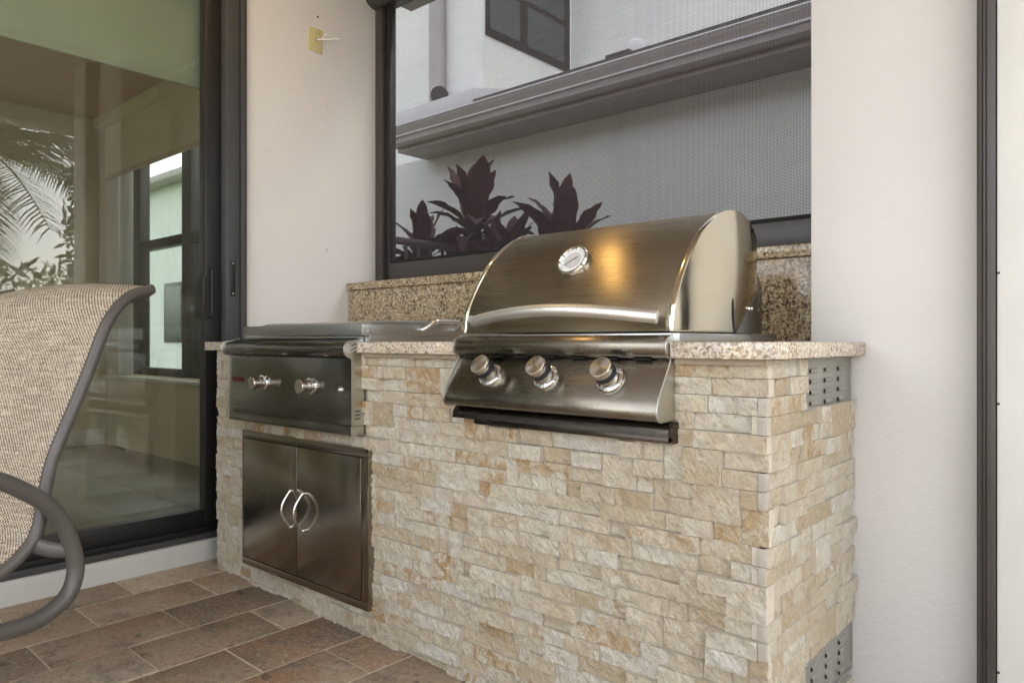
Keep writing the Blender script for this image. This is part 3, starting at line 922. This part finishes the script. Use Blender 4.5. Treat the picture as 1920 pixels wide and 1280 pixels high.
# hood handle
hp = [(-1.408, 1.425, 0.984), (-1.385, 1.405, 0.984)]
n = 12
hp = []
for i in range(n + 1):
    u = i / n
    X = -1.376 + u * (0.562)
    hp.append((X, 1.420 - 0.045 * math.sin(math.pi * u) ** 0.85, 0.979 + 0.021 * math.sin(math.pi * u)))
hd = tube('handle', hp, [0.0152] * ((n) * 3 + 1), 'satin', gr, 3, 18)
for X in (-1.385, -0.835):
    tube('handle_post', [(X, 1.412, 0.986), (X, 1.452, 0.986)], 0.009, 'satin', gr, 1, 12)
# temperature gauge, square to the hood surface
gp = Vector((-1.122, 1.533, 1.130))
gn = Vector((0, -0.86, 0.51)).normalized()
gauge = lathe('gauge', [(0.044, -0.016), (0.045, -0.006), (0.0455, 0.012), (0.043, 0.016), (0.039, 0.016), (0.0365, 0.0115)], gp, gn, 'chrome', gr, 48)
lathe('dial', [(0.0375, 0.011), (0.0, 0.011)], gp, gn, 'dial', gauge, 40)
U_ = Vector((1, 0, 0)); V_ = gn.cross(U_)
def dial_bar(name, a, b, w_, h_):
    bm = bmesh.new()
    A, B = gp + U_ * a[0] + V_ * a[1] + gn * h_, gp + U_ * b[0] + V_ * b[1] + gn * h_
    t_ = (B - A).normalized(); s_ = gn.cross(t_) * w_
    bm.faces.new([bm.verts.new(p) for p in (A - s_, B - s_ * 0.5, B + s_ * 0.5, A + s_)])
    return obj(name, bm, 'ink', gauge, 0)
dial_bar('needle', (0.013, 0.010), (-0.024, -0.017), 0.0021, 0.0122)
lathe('dial_ring', [(0.0245, 0.01115), (0.0228, 0.01115)], gp, gn, 'ink_soft', gauge, 40)
lathe('dial_center', [(0.0225, 0.01112), (0.0, 0.01112)], gp, gn, 'dial_inner', gauge, 40)
for i in range(13):
    an = rad(225 - 270 * i / 12)
    dial_bar('tick', (0.030 * math.cos(an), 0.030 * math.sin(an)), (0.035 * math.cos(an), 0.035 * math.sin(an)), 0.0009, 0.0113)
# bull-nose rail and sloping control panel
nose = [(1.470, 0.9235), (1.470, 0.940), (1.438, 0.940)] + [(1.424, 0.9365)] + arc(1.434, 0.913, 0.0245, 125, 235, 10) + [(1.432, 0.888), (1.442, 0.884), (1.470, 0.884)]
prism('bullnose_rail', nose, GX0 - 0.001, GX1 - 0.003, 'steel', gr, 0.001)
panel = [(1.460, 0.882), (1.437, 0.882), (1.434, 0.879), (1.379, 0.797)] + arc(1.391, 0.771, 0.0205, 165, 262, 8) + [(1.46, 0.752)]
prism('control_panel', panel, GX0, GX1 - 0.003, 'steel', gr, 0.001)
endp = [(1.447, 0.942), (1.438, 0.942), (1.420, 0.934)] + arc(1.434, 0.913, 0.027, 130, 225, 8) + [(1.431, 0.884), (1.376, 0.798)] + arc(1.391, 0.771, 0.0225, 165, 265, 8) + [(1.447, 0.750)]
prism('panel_end_plate', endp, GX1 - 0.0028, GX1 + 0.001, 'steel_plate', gr, 0.0006)
prism('panel_end_plate', endp, GX0 - 0.004, GX0 - 0.0012, 'steel_plate', gr, 0.0006)
for i in range(7):
    X = GX0 + 0.025 + i * 0.09
    box('vent_slot', (X, X + 0.045), (1.4275, 1.4335), (0.8835, 0.8865), 'slot', gr, 0)
def knob(parent, p, nrm, R, L, ribbed=True):
    nrm = Vector(nrm).normalized()
    kb = lathe('knob', [(R * 0.80, 0.012), (R * 0.86, 0.014), (R * 0.86, L * 0.42), (R * 0.80, L * 0.44), (R * 0.80, L * 0.74), (R * 0.98, L * 0.75), (R, L * 0.80), (R, L * 0.955), (R * 0.95, L)], p, nrm, 'knob_steel', parent, 40)
    lathe('knob_face', [(R * 0.95, L), (R * 0.9, L + 0.0004), (0.0, L + 0.0004)], p, nrm, 'knob_face', kb, 48, 0)
    lathe('bezel', [(R * 1.30, 0.0), (R * 1.30, 0.004), (R * 1.22, 0.008), (R * 1.0, 0.011), (R * 0.8, 0.0115), (0.0, 0.0115)], p, nrm, 'chrome', kb, 40)
    if ribbed:
        g_ = lathe('grip_ring', [(R * 0.79, L * 0.44), (R * 0.93, L * 0.45), (R * 0.93, L * 0.745), (R * 0.79, L * 0.75)], p, nrm, 'rubber', kb, 40)
        bm = bmesh.new()
        U2 = (Vector((0, 0, 1)) - nrm * nrm.z).normalized(); V2 = nrm.cross(U2)
        for i in range(28):
            a_ = 2 * math.pi * i / 28
            e1 = U2 * math.cos(a_) + V2 * math.sin(a_); e2 = nrm.cross(e1)
            c_ = Vector(p) + e1 * R * 0.93
            vv_ = [bm.verts.new(c_ + e1 * x_ * 0.0014 + e2 * y_ * 0.0016 + nrm * z_) for x_ in (-1, 1) for y_ in (-1, 1) for z_ in (L * 0.46, L * 0.735)]
            for q_ in ((0, 1, 3, 2), (4, 6, 7, 5), (0, 4, 5, 1), (2, 3, 7, 6), (0, 2, 6, 4), (1, 5, 7, 3)):
                bm.faces.new([vv_[i_] for i_ in q_])
        bmesh.ops.recalc_face_normals(bm, faces=bm.faces)
        obj('grip_ribs', bm, 'rubber', kb, 0)
        lathe('pointer_dot', [(0.0022, L + 0.0006), (0, L + 0.0007)], Vector(p) + U2 * R * 0.74, nrm, 'ink', kb, 10)
    return kb
pn = Vector((0, -0.082, 0.055)).normalized()
for X in (-1.300, -1.114, -0.925):
    knob(gr, Vector((X, 1.4055, 0.836)), pn, 0.0275, 0.058)
# drip tray
prism('drip_tray', [(1.48, 0.747), (1.425, 0.747), (1.418, 0.744), (1.409, 0.732), (1.407, 0.716), (1.4105, 0.716), (1.414, 0.730), (1.423, 0.7405), (1.48, 0.741)], GX0 - 0.004, GX1 + 0.006, 'tray', gr, 0)
prism('drip_tray_end', [(1.48, 0.745), (1.428, 0.745), (1.414, 0.735), (1.412, 0.716), (1.425, 0.716), (1.427, 0.700), (1.48, 0.700)], GX1 + 0.0062, GX1 + 0.008, 'tray', gr, 0)
box('drip_tray_pan', (GX0 + 0.06, GX1 - 0.004), (1.427, 1.48), (0.700, 0.7155), 'tray', gr, 0.002)

# ------------------------------------------------------------------ built-in griddle
QX0, QX1 = -2.682, -1.899
qd = thing('gas_griddle', 'built-in stainless griddle with flat lid and two knobs above the cabinet doors', 'griddle', (-2.29, 1.6, 0.63))
box('control_panel', (QX0, QX1 - 0.002), (1.402, 1.46), (0.657, 0.872), 'steel_dark', qd, 0.0015)
box('lower_bar', (QX0 + 0.001, QX1 - 0.003), (1.400, 1.46), (0.625, 0.6555), 'steel_dark', qd, 0.0015)
qn = [(1.462, 0.9245), (1.462, 0.934), (1.43, 0.934), (1.405, 0.925)] + arc(1.3965, 0.8995, 0.0255, 110, 250, 10) + [(1.392, 0.875), (1.404, 0.873), (1.462, 0.873)]
prism('bullnose_rail', qn, QX0, QX1 - 0.002, 'steel_dark', qd, 0.001)
qe = [(1.447, 0.936), (1.436, 0.936), (1.402, 0.927)] + arc(1.3965, 0.8995, 0.028, 105, 235, 8) + [(1.400, 0.868), (1.400, 0.6565), (1.447, 0.6565)]
ep = prism('side_plate', qe, QX1 - 0.0018, QX1 + 0.0012, 'steel_plate', qd, 0.0006)
prism('side_plate', qe, QX0 - 0.003, QX0 - 0.0004, 'steel_plate', qd, 0.0006)
box('side_plate_foot', (QX1 - 0.0018, QX1 + 0.0014), (1.3985, 1.447), (0.6245, 0.6555), 'steel_plate', qd, 0.0006)
def slotq(ya, za, yb, zb):
    bm = bmesh.new()
    d_ = Vector((0, yb - ya, zb - za)).normalized(); s_ = Vector((1, 0, 0)).cross(d_) * 0.0016
    A, B = Vector((QX1 + 0.0016, ya, za)), Vector((QX1 + 0.0016, yb, zb))
    bm.faces.new([bm.verts.new(p) for p in (A - s_, B - s_, B + s_, A + s_)])
    obj('cooling_slot', bm, 'slot', ep, 0)
slotq(1.397, 0.910, 1.418, 0.919); slotq(1.392, 0.896, 1.423, 0.9085); slotq(1.403, 0.888, 1.423, 0.896)
for z in (0.702, 0.690, 0.678):
    slotq(1.412, z, 1.434, z + 0.001)
for X in (-2.428, -2.122):
    knob(qd, Vector((X, 1.402, 0.775)), (0, -1, 0.0), 0.024, 0.052, False)
lathe('igniter_button', [(0.011, 0), (0.011, 0.003), (0.007, 0.004), (0.007, 0.009), (0.005, 0.0105), (0, 0.011)], (-1.957, 1.402, 0.769), (0, -1, 0), 'chrome', qd, 24)
bm = bmesh.new()
for i_, (xa, wd, zz) in enumerate(((-2.660, .010, .776), (-2.646, .012, .774), (-2.631, .014, .772), (-2.614, .012, .773), (-2.599, .013, .772), (-2.583, .009, .774))):
    add_box(bm, (xa, xa + wd), (1.4012, 1.4017), (zz, 0.790 - 0.002 * (i_ % 2)))
bmesh.ops.recalc_face_normals(bm, faces=bm.faces)
bdg = obj('red_emblem', bm, 'red_print', qd, 0)
# body collar and flat lid
box('collar', (-2.615, QX1 - 0.004), (1.425, 1.89), (0.9345, 0.9425), 'steel_lid', qd, 0.001)
box('side_flange', (QX1 + 0.0005, -1.872), (1.449, 1.90), (0.9243, 0.944), 'steel_lid', qd, 0.001)
lidp = [(1.421, 0.9445), (1.421, 0.980), (1.424, 0.982), (1.885, 0.9835), (1.885, 0.9445)]
lid = prism('lid', lidp, -2.612, -1.871, 'steel_lid', qd, 0.0012)
prism('lid_crown', [(1.470, 0.984), (1.49, 0.992), (1.84, 0.999), (1.86, 0.985)], -2.56, -1.90, 'steel_lid', qd, 0.002)
tube('lid_handle', [(-1.871, 1.665, 0.966), (-1.858, 1.668, 0.966), (-1.846, 1.680, 0.976), (-1.838, 1.697, 0.990), (-1.834, 1.715, 0.993), (-1.834, 1.80, 0.993), (-1.836, 1.825, 0.988), (-1.846, 1.835, 0.972), (-1.871, 1.837, 0.966)], 0.0075, 'chrome', qd, 4, 12)
lathe('lid_rivet', [(0.006, 0), (0.004, 0.002), (0, 0.003)], (-1.871, 1.447, 0.957), (1, 0, 0), 'steel_lid', qd, 12)

# ------------------------------------------------------------------ cabinet doors
ad = thing('cabinet_doors', 'pair of stainless cabinet doors with bowed chrome handles in the stone front', 'cabinet doors', (-2.25, 1.45, 0.06))
DX0, DX1, DZ0, DZ1 = -2.643, -1.857, 0.068, 0.583
def frame_part(x_, z_):
    return box('frame', x_, (1.434, 1.46), z_, 'steel_door', ad, 0.0015)
frame_part((DX0, DX1), (DZ1 - 0.028, DZ1)); frame_part((DX0, DX1), (DZ0, DZ0 + 0.026))
frame_part((DX0, DX0 + 0.013), (DZ0 + 0.0262, DZ1 - 0.0282)); frame_part((DX1 - 0.036, DX1), (DZ0 + 0.0262, DZ1 - 0.0282))
box('frame_back', (DX0 + 0.01, DX1 - 0.01), (1.4405, 1.459), (DZ0 + 0.02, DZ1 - 0.02), 'slot', ad, 0)
mid = -2.262
for i, (xa, xb) in enumerate(((DX0 + 0.0155, mid - 0.0014), (mid + 0.0014, DX1 - 0.0385))):
    d = box('door', (xa, xb), (1.4325, 1.440), (DZ0 + 0.0295, DZ1 - 0.031), 'steel_door', ad, 0.0024)
    X = (mid - 0.032) if i == 0 else (mid + 0.046)
    hx = X
    pts = []
    for j in range(13):
        u = j / 12
        pts.append((hx, 1.4275 - 0.036 * math.sin(math.pi * u), 0.262 + 0.136 * u))
    tube('handle', pts, 0.0048, 'chrome', d, 3, 12)
    for z in (0.266, 0.394):
        lathe('handle_mount', [(0.0075, 0), (0.0075, 0.006), (0.0055, 0.010), (0, 0.011)], (hx, 1.4325, z), (0, -1, 0), 'chrome', d, 16)

# ------------------------------------------------------------------ wall plate with coax lead
wp = thing('wall_plate', 'small almond wall plate with a short white cable sticking out', 'wall plate', (XW, 2.013, 2.33))
box('plate', (XW, XW + 0.006), (1.975, 2.052), (2.318, 2.432), 'tan_plate', wp, 0.002)
lathe('socket', [(0.007, 0), (0.007, 0.002), (0.0, 0.002)], (XW + 0.006, 2.018, 2.378), (1, 0, 0), 'slot', wp, 16)
tube('cable', [(XW + 0.006, 2.018, 2.378), (XW + 0.04, 2.030, 2.374), (XW + 0.075, 2.048, 2.37)], 0.005, 'cable', wp, 4, 10)
tube('cable_tip', [(XW + 0.075, 2.048, 2.37), (XW + 0.09, 2.058, 2.371), (XW + 0.115, 2.073, 2.37)], [0.0055] + [0.004] * 7 + [0.0015], 'cable', wp, 4, 10)
tube('tie_strap', [(XW + 0.035, 2.030, 2.378), (XW + 0.05, 2.034, 2.392), (XW + 0.06, 2.040, 2.398)], 0.0028, 'cable', wp, 4, 8)
for z in (2.418, 2.335):
    lathe('plate_screw', [(0.003, 0), (0.002, 0.001), (0, 0.0012)], (XW + 0.006, 2.013, z), (1, 0, 0), 'cable', wp, 10)

# ------------------------------------------------------------------ sling patio chair
P0 = Vector((-1.9832, 0.5248, 0)); B_ = Vector((-0.3626, 0.9319, 0)); N_ = Vector((0.9319, 0.3626, 0))
def cp(s, z, off=0.0): return P0 + B_ * s + N_ * off + Vector((0, 0, z))
ch = thing('sling_patio_chair', 'patio chair with woven beige sling and brown-grey tubular frame', 'chair', tuple(cp(-0.2, floor_z(-1.9), -0.28)))
CW = 0.55
prof = [(-0.56, 0.36), (-0.535, 0.405), (-0.47, 0.428), (-0.33, 0.415), (-0.2, 0.396), (-0.097, 0.388), (-0.031, 0.407), (0.010, 0.435), (0.037, 0.467), (0.050, 0.515), (0.059, 0.564), (0.076, 0.632), (0.106, 0.70), (0.153, 0.796), (0.186, 0.87), (0.218, 0.946), (0.239, 0.984), (0.272, 1.023), (0.316, 1.054), (0.379, 1.073)]
for off in (0.0, -CW):
    pts = [cp(s, z, off) for s, z in prof]
    tube('side_rail', pts, 0.0145, 'chair_metal', ch, 4, 16)
# sling cloth between the rails
pp = smoothpath([(s, z, 0) for s, z in prof[1:]], 4)
bm = bmesh.new(); uvl = bm.loops.layers.uv.new('UVMap')
nu = 16
L = [0.0]
for a_, b_ in zip(pp, pp[1:]): L.append(L[-1] + (b_ - a_).length)
grid = []
for i, p in enumerate(pp):
    T = (pp[min(i + 1, len(pp) - 1)] - pp[max(i - 1, 0)]).normalized()
    nm = (-T.y, T.x)                     # towards the sitter's side
    rowv = []
    for j in range(nu + 1):
        u = j / nu
        sag = -0.016 * math.sin(math.pi * u) * (1 if p.y < 0.9 else max(-0.9, 1 - (p.y - 0.9) / 0.06))
        rowv.append(bm.verts.new(cp(p.x + nm[0] * (0.006 + sag), p.y + nm[1] * (0.006 + sag), -0.013 - u * (CW - 0.026))))
    grid.append(rowv)
for i in range(len(grid) - 1):
    for j in range(nu):
        f = bm.faces.new((grid[i][j], grid[i][j + 1], grid[i + 1][j + 1], grid[i + 1][j]))
        for l, (a_, b_) in zip(f.loops, ((i, j), (i, j + 1), (i + 1, j + 1), (i + 1, j))):
            l[uvl].uv = (b_ / nu * CW, L[a_])
sl2 = obj('sling', bm, 'sling', ch, 80)
md = sl2.modifiers.new('thick', 'SOLIDIFY'); md.thickness = 0.003; md.offset = -1
# cross bars
tube('top_bar', [cp(0.379, 1.073, 0.0), cp(0.366, 1.056, -0.02), cp(0.352, 1.046, -0.06), cp(0.35, 1.05, -CW / 2), cp(0.352, 1.046, -CW + 0.06), cp(0.366, 1.056, -CW + 0.02), cp(0.379, 1.073, -CW)], 0.0135, 'chair_metal', ch, 4, 12)
tube('back_bar', [cp(0.068, 0.60, 0), cp(0.12, 0.60, -CW / 2), cp(0.068, 0.60, -CW)], 0.012, 'chair_metal', ch, 5, 12)
tube('seat_bar', [cp(-0.50, 0.395, 0), cp(-0.50, 0.375, -CW / 2), cp(-0.50, 0.395, -CW)], 0.012, 'chair_metal', ch, 5, 12)
loop = [(-0.46, 0.665), (-0.38, 0.685), (-0.27, 0.684), (-0.166, 0.654), (-0.088, 0.618), (-0.038, 0.588), (0.011, 0.552), (0.046, 0.515), (0.075, 0.461), (0.093, 0.399), (0.095, 0.364), (0.082, 0.325), (0.048, 0.297), (-0.015, 0.28), (-0.088, 0.285), (-0.16, 0.296), (-0.30, 0.295), (-0.44, 0.30), (-0.50, 0.34), (-0.52, 0.42), (-0.51, 0.55), (-0.49, 0.63)]
for off in (0.055, -CW - 0.055):
    lp = [cp(s, z, off) for s, z in loop + loop[:1]]
    tube('arm_loop', lp, 0.0195, 'chair_metal', ch, 4, 18)
    o2 = 0.0 if off > 0 else -CW
    tube('bracket', [cp(0.028, 0.442, o2), cp(0.055, 0.426, (o2 + off) / 2), cp(0.085, 0.42, off)], 0.0185, 'chair_metal', ch, 4, 12, 0.55)
    tube('bracket', [cp(-0.50, 0.405, o2), cp(-0.505, 0.40, off)], 0.014, 'chair_metal', ch, 1, 12)
fz = floor_z(-1.9)
for s in (-0.05, -0.36):
    tube('base_bar', [cp(s, 0.283, 0.055), cp(s, 0.262, -0.02), cp(s * 0.5 - 0.11, 0.235, -CW / 2), cp(s, 0.262, -CW + 0.02), cp(s, 0.283, -CW - 0.055)], 0.014, 'chair_metal', ch, 5, 12)
c0 = cp(-0.21, 0, -CW / 2)
lathe('swivel_post', [(0.05, 0.235), (0.05, 0.205), (0.032, 0.19), (0.032, 0.09), (0.06, 0.075), (0.06, 0.05), (0, 0.05)], (c0.x, c0.y, 0), (0, 0, 1), 'chair_metal', ch, 24)
for k_ in range(4):
    an = rad(45 + 90 * k_)
    dx = B_ * math.cos(an) + N_ * math.sin(an)
    e_ = c0 + dx * 0.30
    tube('base_leg', [c0 + dx * 0.04 + Vector((0, 0, 0.07)), c0 + dx * 0.16 + Vector((0, 0, 0.055)), Vector((e_.x, e_.y, floor_z(e_.x) + 0.017))], 0.016, 'chair_metal', ch, 4, 12)

# ------------------------------------------------------------------ recessed ceiling light (its warm streak shows in the hood)
for lx, ly, lab in ((-2.22, 1.36, 'lit warm recessed downlight in the patio ceiling above the griddle'),):
    ws = thing('recessed_light', lab, 'ceiling light', (lx, ly, 2.975))
    lathe('trim_ring', [(0.0385, 0.0), (0.038, 0.006), (0.060, 0.009), (0.078, 0.006), (0.080, 0.0)], (lx, ly, 2.9745), (0, 0, -1), 'white_trim', ws, 32)
    lathe('lens', [(0.038, 0.002), (0.0, 0.003)], (lx, ly, 2.9745), (0, 0, -1), 'glow', ws, 32)

# ------------------------------------------------------------------ neighbouring house
nb = thing('neighbour_house', 'white stucco house with brown gutter seen through the screen', 'house', (-4, 5, -0.3))
box('lower_wall', (-7.2, 5), (4.82, 5.1), (-0.35, 2.72), 'nbr_white', nb, 0)
box('upper_wall', (-7.2, -4.926), (5.2, 5.5), (2.721, 8.0), 'nbr_white', nb, 0)
box('upper_wall_return', (-5.2, -4.926), (5.501, 6.65), (2.721, 8.0), 'nbr_white', nb, 0)
box('upper_wall_set_back', (-4.925, 5), (6.65, 6.9), (2.721, 8.0), 'nbr_white', nb, 0)
box('soffit', (-5.32, 5), (4.47, 4.819), (2.70, 2.719), 'nbr_trim', nb, 0)
box('fascia', (-5.32, 5), (4.45, 4.469), (2.70, 2.93), 'nbr_trim', nb, 0.002)
gut = [(4.448, 2.735), (4.40, 2.735), (4.375, 2.76), (4.372, 2.79), (4.36, 2.815), (4.352, 2.85), (4.335, 2.872), (4.33, 2.905), (4.342, 2.905), (4.36, 2.87), (4.44, 2.87), (4.448, 2.93)]
prism('gutter', gut, -5.33, 5, 'nbr_trim', nb, 0.001)
for z_, y_ in ((2.900, 4.334), (2.815, 4.362)):  # lighter colour of these beads paints the gutter's highlight lines
    tube('gutter_highlight_bead', [(-5.33, y_, z_), (5, y_, z_)], 0.011, 'nbr_flash', nb, 1, 8)
prism('low_roof', [(4.42, 2.931), (4.42, 2.975), (6.6, 3.62), (6.6, 3.56)], -4.30, 5, 'nbr_roof', nb, 0)
prism('low_roof_end', [(4.46, 2.931), (4.46, 3.09), (5.2, 3.26), (5.2, 3.0)], -5.35, -4.31, 'nbr_flash', nb, 0.004)
tube('downspout', [(-5.50, 5.12, 7.9), (-5.50, 5.12, 3.62), (-5.49, 5.11, 3.50), (-5.42, 5.06, 3.41), (-5.33, 5.0, 3.385)], 0.085, 'nbr_pipe', nb, 4, 12)
lathe('downspout_mouth', [(0.088, -0.02), (0.092, 0.03), (0, 0.031)], (-5.35, 5.01, 3.388), (0.8, -0.5, -0.1), 'frame', nb, 14)
w1 = box('window', (-4.925, -4.905), (5.235, 6.61), (3.955, 5.6), 'frame', nb, 0.004)
for ya, yb in ((5.28, 5.74), (5.86, 6.50)):
    for za, zb in ((4.03, 4.44), (4.50, 5.5)):
        box('pane', (-4.9045, -4.902), (ya, yb), (za, zb), 'nbr_glass', w1, 0)
rv_ = lathe('roof_vent', [(0.10, 0), (0.10, 0.07), (0.08, 0.12), (0.04, 0.15), (0, 0.155)], (-2.90, 4.75, 3.05), (0, 0, 1), 'nbr_flash', nb, 20)
box('roof_bracket', (-3.07, -2.86), (4.58, 4.66), (3.05, 3.075), 'nbr_roof', nb, 0.004)
box('roof_bracket_post', (-2.99, -2.93), (4.60, 4.64), (2.975, 3.049), 'nbr_roof', nb, 0.004)

fh = thing('far_house', 'white house glimpsed through the interior window', 'house', (-16, 8, -0.3))
box('wall', (-22, -12.6), (7.6, 10), (-0.35, 4.6), 'nbr_white', fh, 0)
box('roof_edge', (-22.4, -12.2), (7.2, 10.2), (4.6, 4.75), 'nbr_trim', fh, 0.01)
fw = box('window', (-17.6, -16.6), (7.56, 7.599), (0.9, 2.3), 'frame', fh, 0.01)
box('pane', (-17.5, -16.7), (7.55, 7.5595), (1.0, 2.2), 'nbr_glass', fw, 0)

# ------------------------------------------------------------------ fence and red-leaved plants outside the screen
fn = thing('side_fence', 'low dark metal fence outside the screen', 'fence', (-3.35, 3.0, -0.3))
box('top_rail', (-3.36, -3.325), (2.74, 4.3), (1.502, 1.543), 'fence', fn, 0.003)
box('bottom_rail', (-3.36, -3.325), (2.74, 4.3), (0.0, 0.04), 'fence', fn, 0.003)
box('post', (-3.37, -3.315), (2.70, 2.739), (-0.3, 1.56), 'fence', fn, 0.003)
for i in range(14):
    box('picket', (-3.35, -3.335), (2.85 + i * 0.1, 2.868 + i * 0.1), (0.041, 1.501), 'fence', fn, 0.002)

def leaf_mesh(length, width, bend, fold, seedv):
    r_ = random.Random(seedv)
    n_ = 12
    V, Fc = [], []
    for i in range(n_ + 1):
        u = i / n_
        wd = width * (math.sin(math.pi * (0.05 + 0.95 * u ** 1.15)) ** 0.62) * (1 + 0.06 * math.sin(u * 17 + seedv)) + 0.003
        x_ = length * (u - 0.12 * bend * u * u)
        z_ = -bend * length * (0.30 * u * u + 0.30 * u ** 4)
        tw = 0.25 * r_.uniform(-1, 1) * u
        for s_ in (-1, 0, 1):
            V.append((x_, s_ * wd * 0.5 * math.cos(tw), z_ + abs(s_) * fold * wd * 0.5 + s_ * wd * 0.5 * math.sin(tw)))
    for i in range(n_):
        for s_ in range(2):
            a0 = i * 3 + s_
            Fc.append((a0, a0 + 3, a0 + 4, a0 + 1))
    me = bpy.data.meshes.new('leaf'); me.from_pydata(V, [], Fc); me.materials.append(MAT['red_leaf']); me.shade_smooth()
    return me
LEAVES = [leaf_mesh(0.42, 0.125, 0.12, 0.25, 1), leaf_mesh(0.42, 0.13, 0.35, 0.3, 2), leaf_mesh(0.40, 0.12, 0.8, 0.35, 3), leaf_mesh(0.36, 0.085, 1.5, 0.5, 4), leaf_mesh(0.40, 0.115, 0.5, 0.15, 5), leaf_mesh(0.34, 0.09, 1.0, 0.3, 6)]
def cordyline(name_label, base, crowns, seedv, nl=15):
    r_ = random.Random(seedv)
    pl = thing('cordyline_plant', name_label, 'plant', base, 'burgundy plants outside the screen')
    for (cx, cy, cz, sc_) in crowns:
        tube('stem', [(base[0] + (cx - base[0]) * 0.3, base[1], base[2]), (cx, (base[1] + cy) / 2, (base[2] + cz) / 2), (cx, cy, cz)], 0.014, 'stem', pl, 5, 8)
        for i in range(nl):
            u = i / (nl - 1)
            el = rad(86 - 80 * u ** 0.95 + r_.uniform(-8, 8))
            az = i * 2.4 + r_.uniform(-0.3, 0.3)
            me = LEAVES[r_.choice((0, 0, 4)) if u < 0.3 else (r_.choice((1, 4, 2)) if u < 0.6 else r_.choice((2, 3, 5)))]
            o = bpy.data.objects.new('leaf', me); C.objects.link(o); o.parent = pl
            M = Matrix.Rotation(az, 4, 'Z') @ Matrix.Rotation(-el, 4, 'Y') @ Matrix.Rotation(r_.uniform(-0.4, 0.4), 4, 'X')
            o.matrix_local = Matrix.Translation(Vector((cx, cy, cz - 0.16 * u * sc_)) - Vector(base)) @ M @ Matrix.Scale(sc_ * r_.uniform(0.85, 1.1), 4)
cordyline('tallest burgundy leaved plant outside the screen, left of the grill hood', (-3.25, 3.35, -0.3), [(-3.25, 3.35, 1.70, 1.0), (-3.14, 3.42, 1.42, 0.75), (-3.36, 3.45, 1.40, 0.75)], 5, 28)
cordyline('burgundy plant rising behind the middle of the grill hood', (-2.50, 3.3, -0.3), [(-2.50, 3.3, 1.46, 0.98), (-2.66, 3.4, 1.32, 0.8)], 9, 28)
cordyline('low burgundy plant behind the fence rail by the screen frame', (-3.74, 3.35, -0.3), [(-3.74, 3.35, 1.53, 0.85), (-3.90, 3.45, 1.38, 0.75), (-3.52, 3.45, 1.38, 0.75)], 15, 22)
cordyline('small burgundy plant showing just left of the hood top', (-2.90, 3.32, -0.3), [(-2.90, 3.32, 1.40, 0.85)], 21, 20)

# ------------------------------------------------------------------ greenery in the garden beyond the patio (reflected in the glass and steel)
def leaf_cloud(name, boxes, n_, size, mat, seedv):
    r_ = random.Random(seedv)
    V, Fc = [], []
    for _ in range(n_):
        b = r_.choice(boxes)
        c_ = Vector((r_.uniform(b[0], b[1]), r_.uniform(b[2], b[3]), b[4] + (b[5] - b[4]) * r_.random() ** 0.8))
        e1 = Vector((r_.gauss(0, 1), r_.gauss(0, 1), r_.gauss(0, 1))).normalized(); e2 = e1.orthogonal().normalized()
        s_ = size * r_.uniform(0.6, 1.4); n0 = len(V)
        V += [tuple(c_ - e1 * s_), tuple(c_ + e2 * s_ * 0.4), tuple(c_ + e1 * s_), tuple(c_ - e2 * s_ * 0.4)]
        Fc.append((n0, n0 + 1, n0 + 2, n0 + 3))
    me = bpy.data.meshes.new(name); me.from_pydata(V, [], Fc); me.materials.append(MAT[mat])
    return me
hg = tag(link('clipped_hedge', leaf_cloud('clipped_hedge', [(0.5, 3.6, 2.95, 3.7, -0.3, 3.2)], 9000, 0.07, 'leaf', 4)), 'tall clipped green hedge beyond the white post', 'hedge')
gh = tag(link('garden_shrubs', leaf_cloud('garden_shrubs', [(9, 11, -14, 9, -0.3, 2.4), (-10, 9, -13, -11, -0.3, 2.2)], 16000, 0.16, 'leaf', 6)), 'band of dense green garden shrubs around the lawn', 'shrubs', kind='stuff')
pm = thing('palm_tree', 'palm tree reflected in the sliding glass door', 'tree', (5.2, 2.45, -0.3))
tube('trunk', [(5.2, 2.45, -0.3), (5.25, 2.47, 1.2), (5.2, 2.45, 3.3)], [0.16] * 5 + [0.13] * 5 + [0.12], 'bark', pm, 5, 14)
rp = random.Random(8)
for i in range(24):
    az = i * 2.399; el = rad(rp.uniform(-15, 75)); Ln = rp.uniform(1.7, 2.5)
    bm = bmesh.new()
    dirh = Vector((math.cos(az), math.sin(az), 0)); sd2 = Vector((-math.sin(az), math.cos(az), 0))
    sp2 = []
    for j in range(25):
        u = j / 24
        sp2.append(Vector((5.2, 2.45, 3.3)) + dirh * (Ln * u * math.cos(el) * (1 + 0.2 * u)) + Vector((0, 0, Ln * (math.sin(el) * u - 0.62 * u * u))))
    tube_bm(bm, sp2, [0.022 * (1 - 0.8 * j / 24) for j in range(25)], 5)
    for j in range(3, 25):
        for s_ in (-1, 1):
            for h_ in (0, 0.5):
                u = (j + h_) / 24
                if u > 1: continue
                p = sp2[j]; T = (sp2[j] - sp2[j - 1])
                p = p + T * h_; T = T.normalized()
                ll = 0.55 * math.sin(math.pi * (0.12 + 0.8 * u)) + 0.08
                tip = p + (sd2 * s_ * 0.75 + T * 0.65).normalized() * ll + Vector((0, 0, -0.22 * ll - 0.1 * rp.random()))
                wv = T * 0.016
                m_ = (p + tip) / 2 + Vector((0, 0, 0.03))
                bm.faces.new([bm.verts.new(q_) for q_ in (p - wv, m_ - wv, tip, m_ + wv, p + wv)])
    obj('frond', bm, 'palm_leaf', pm, 0)
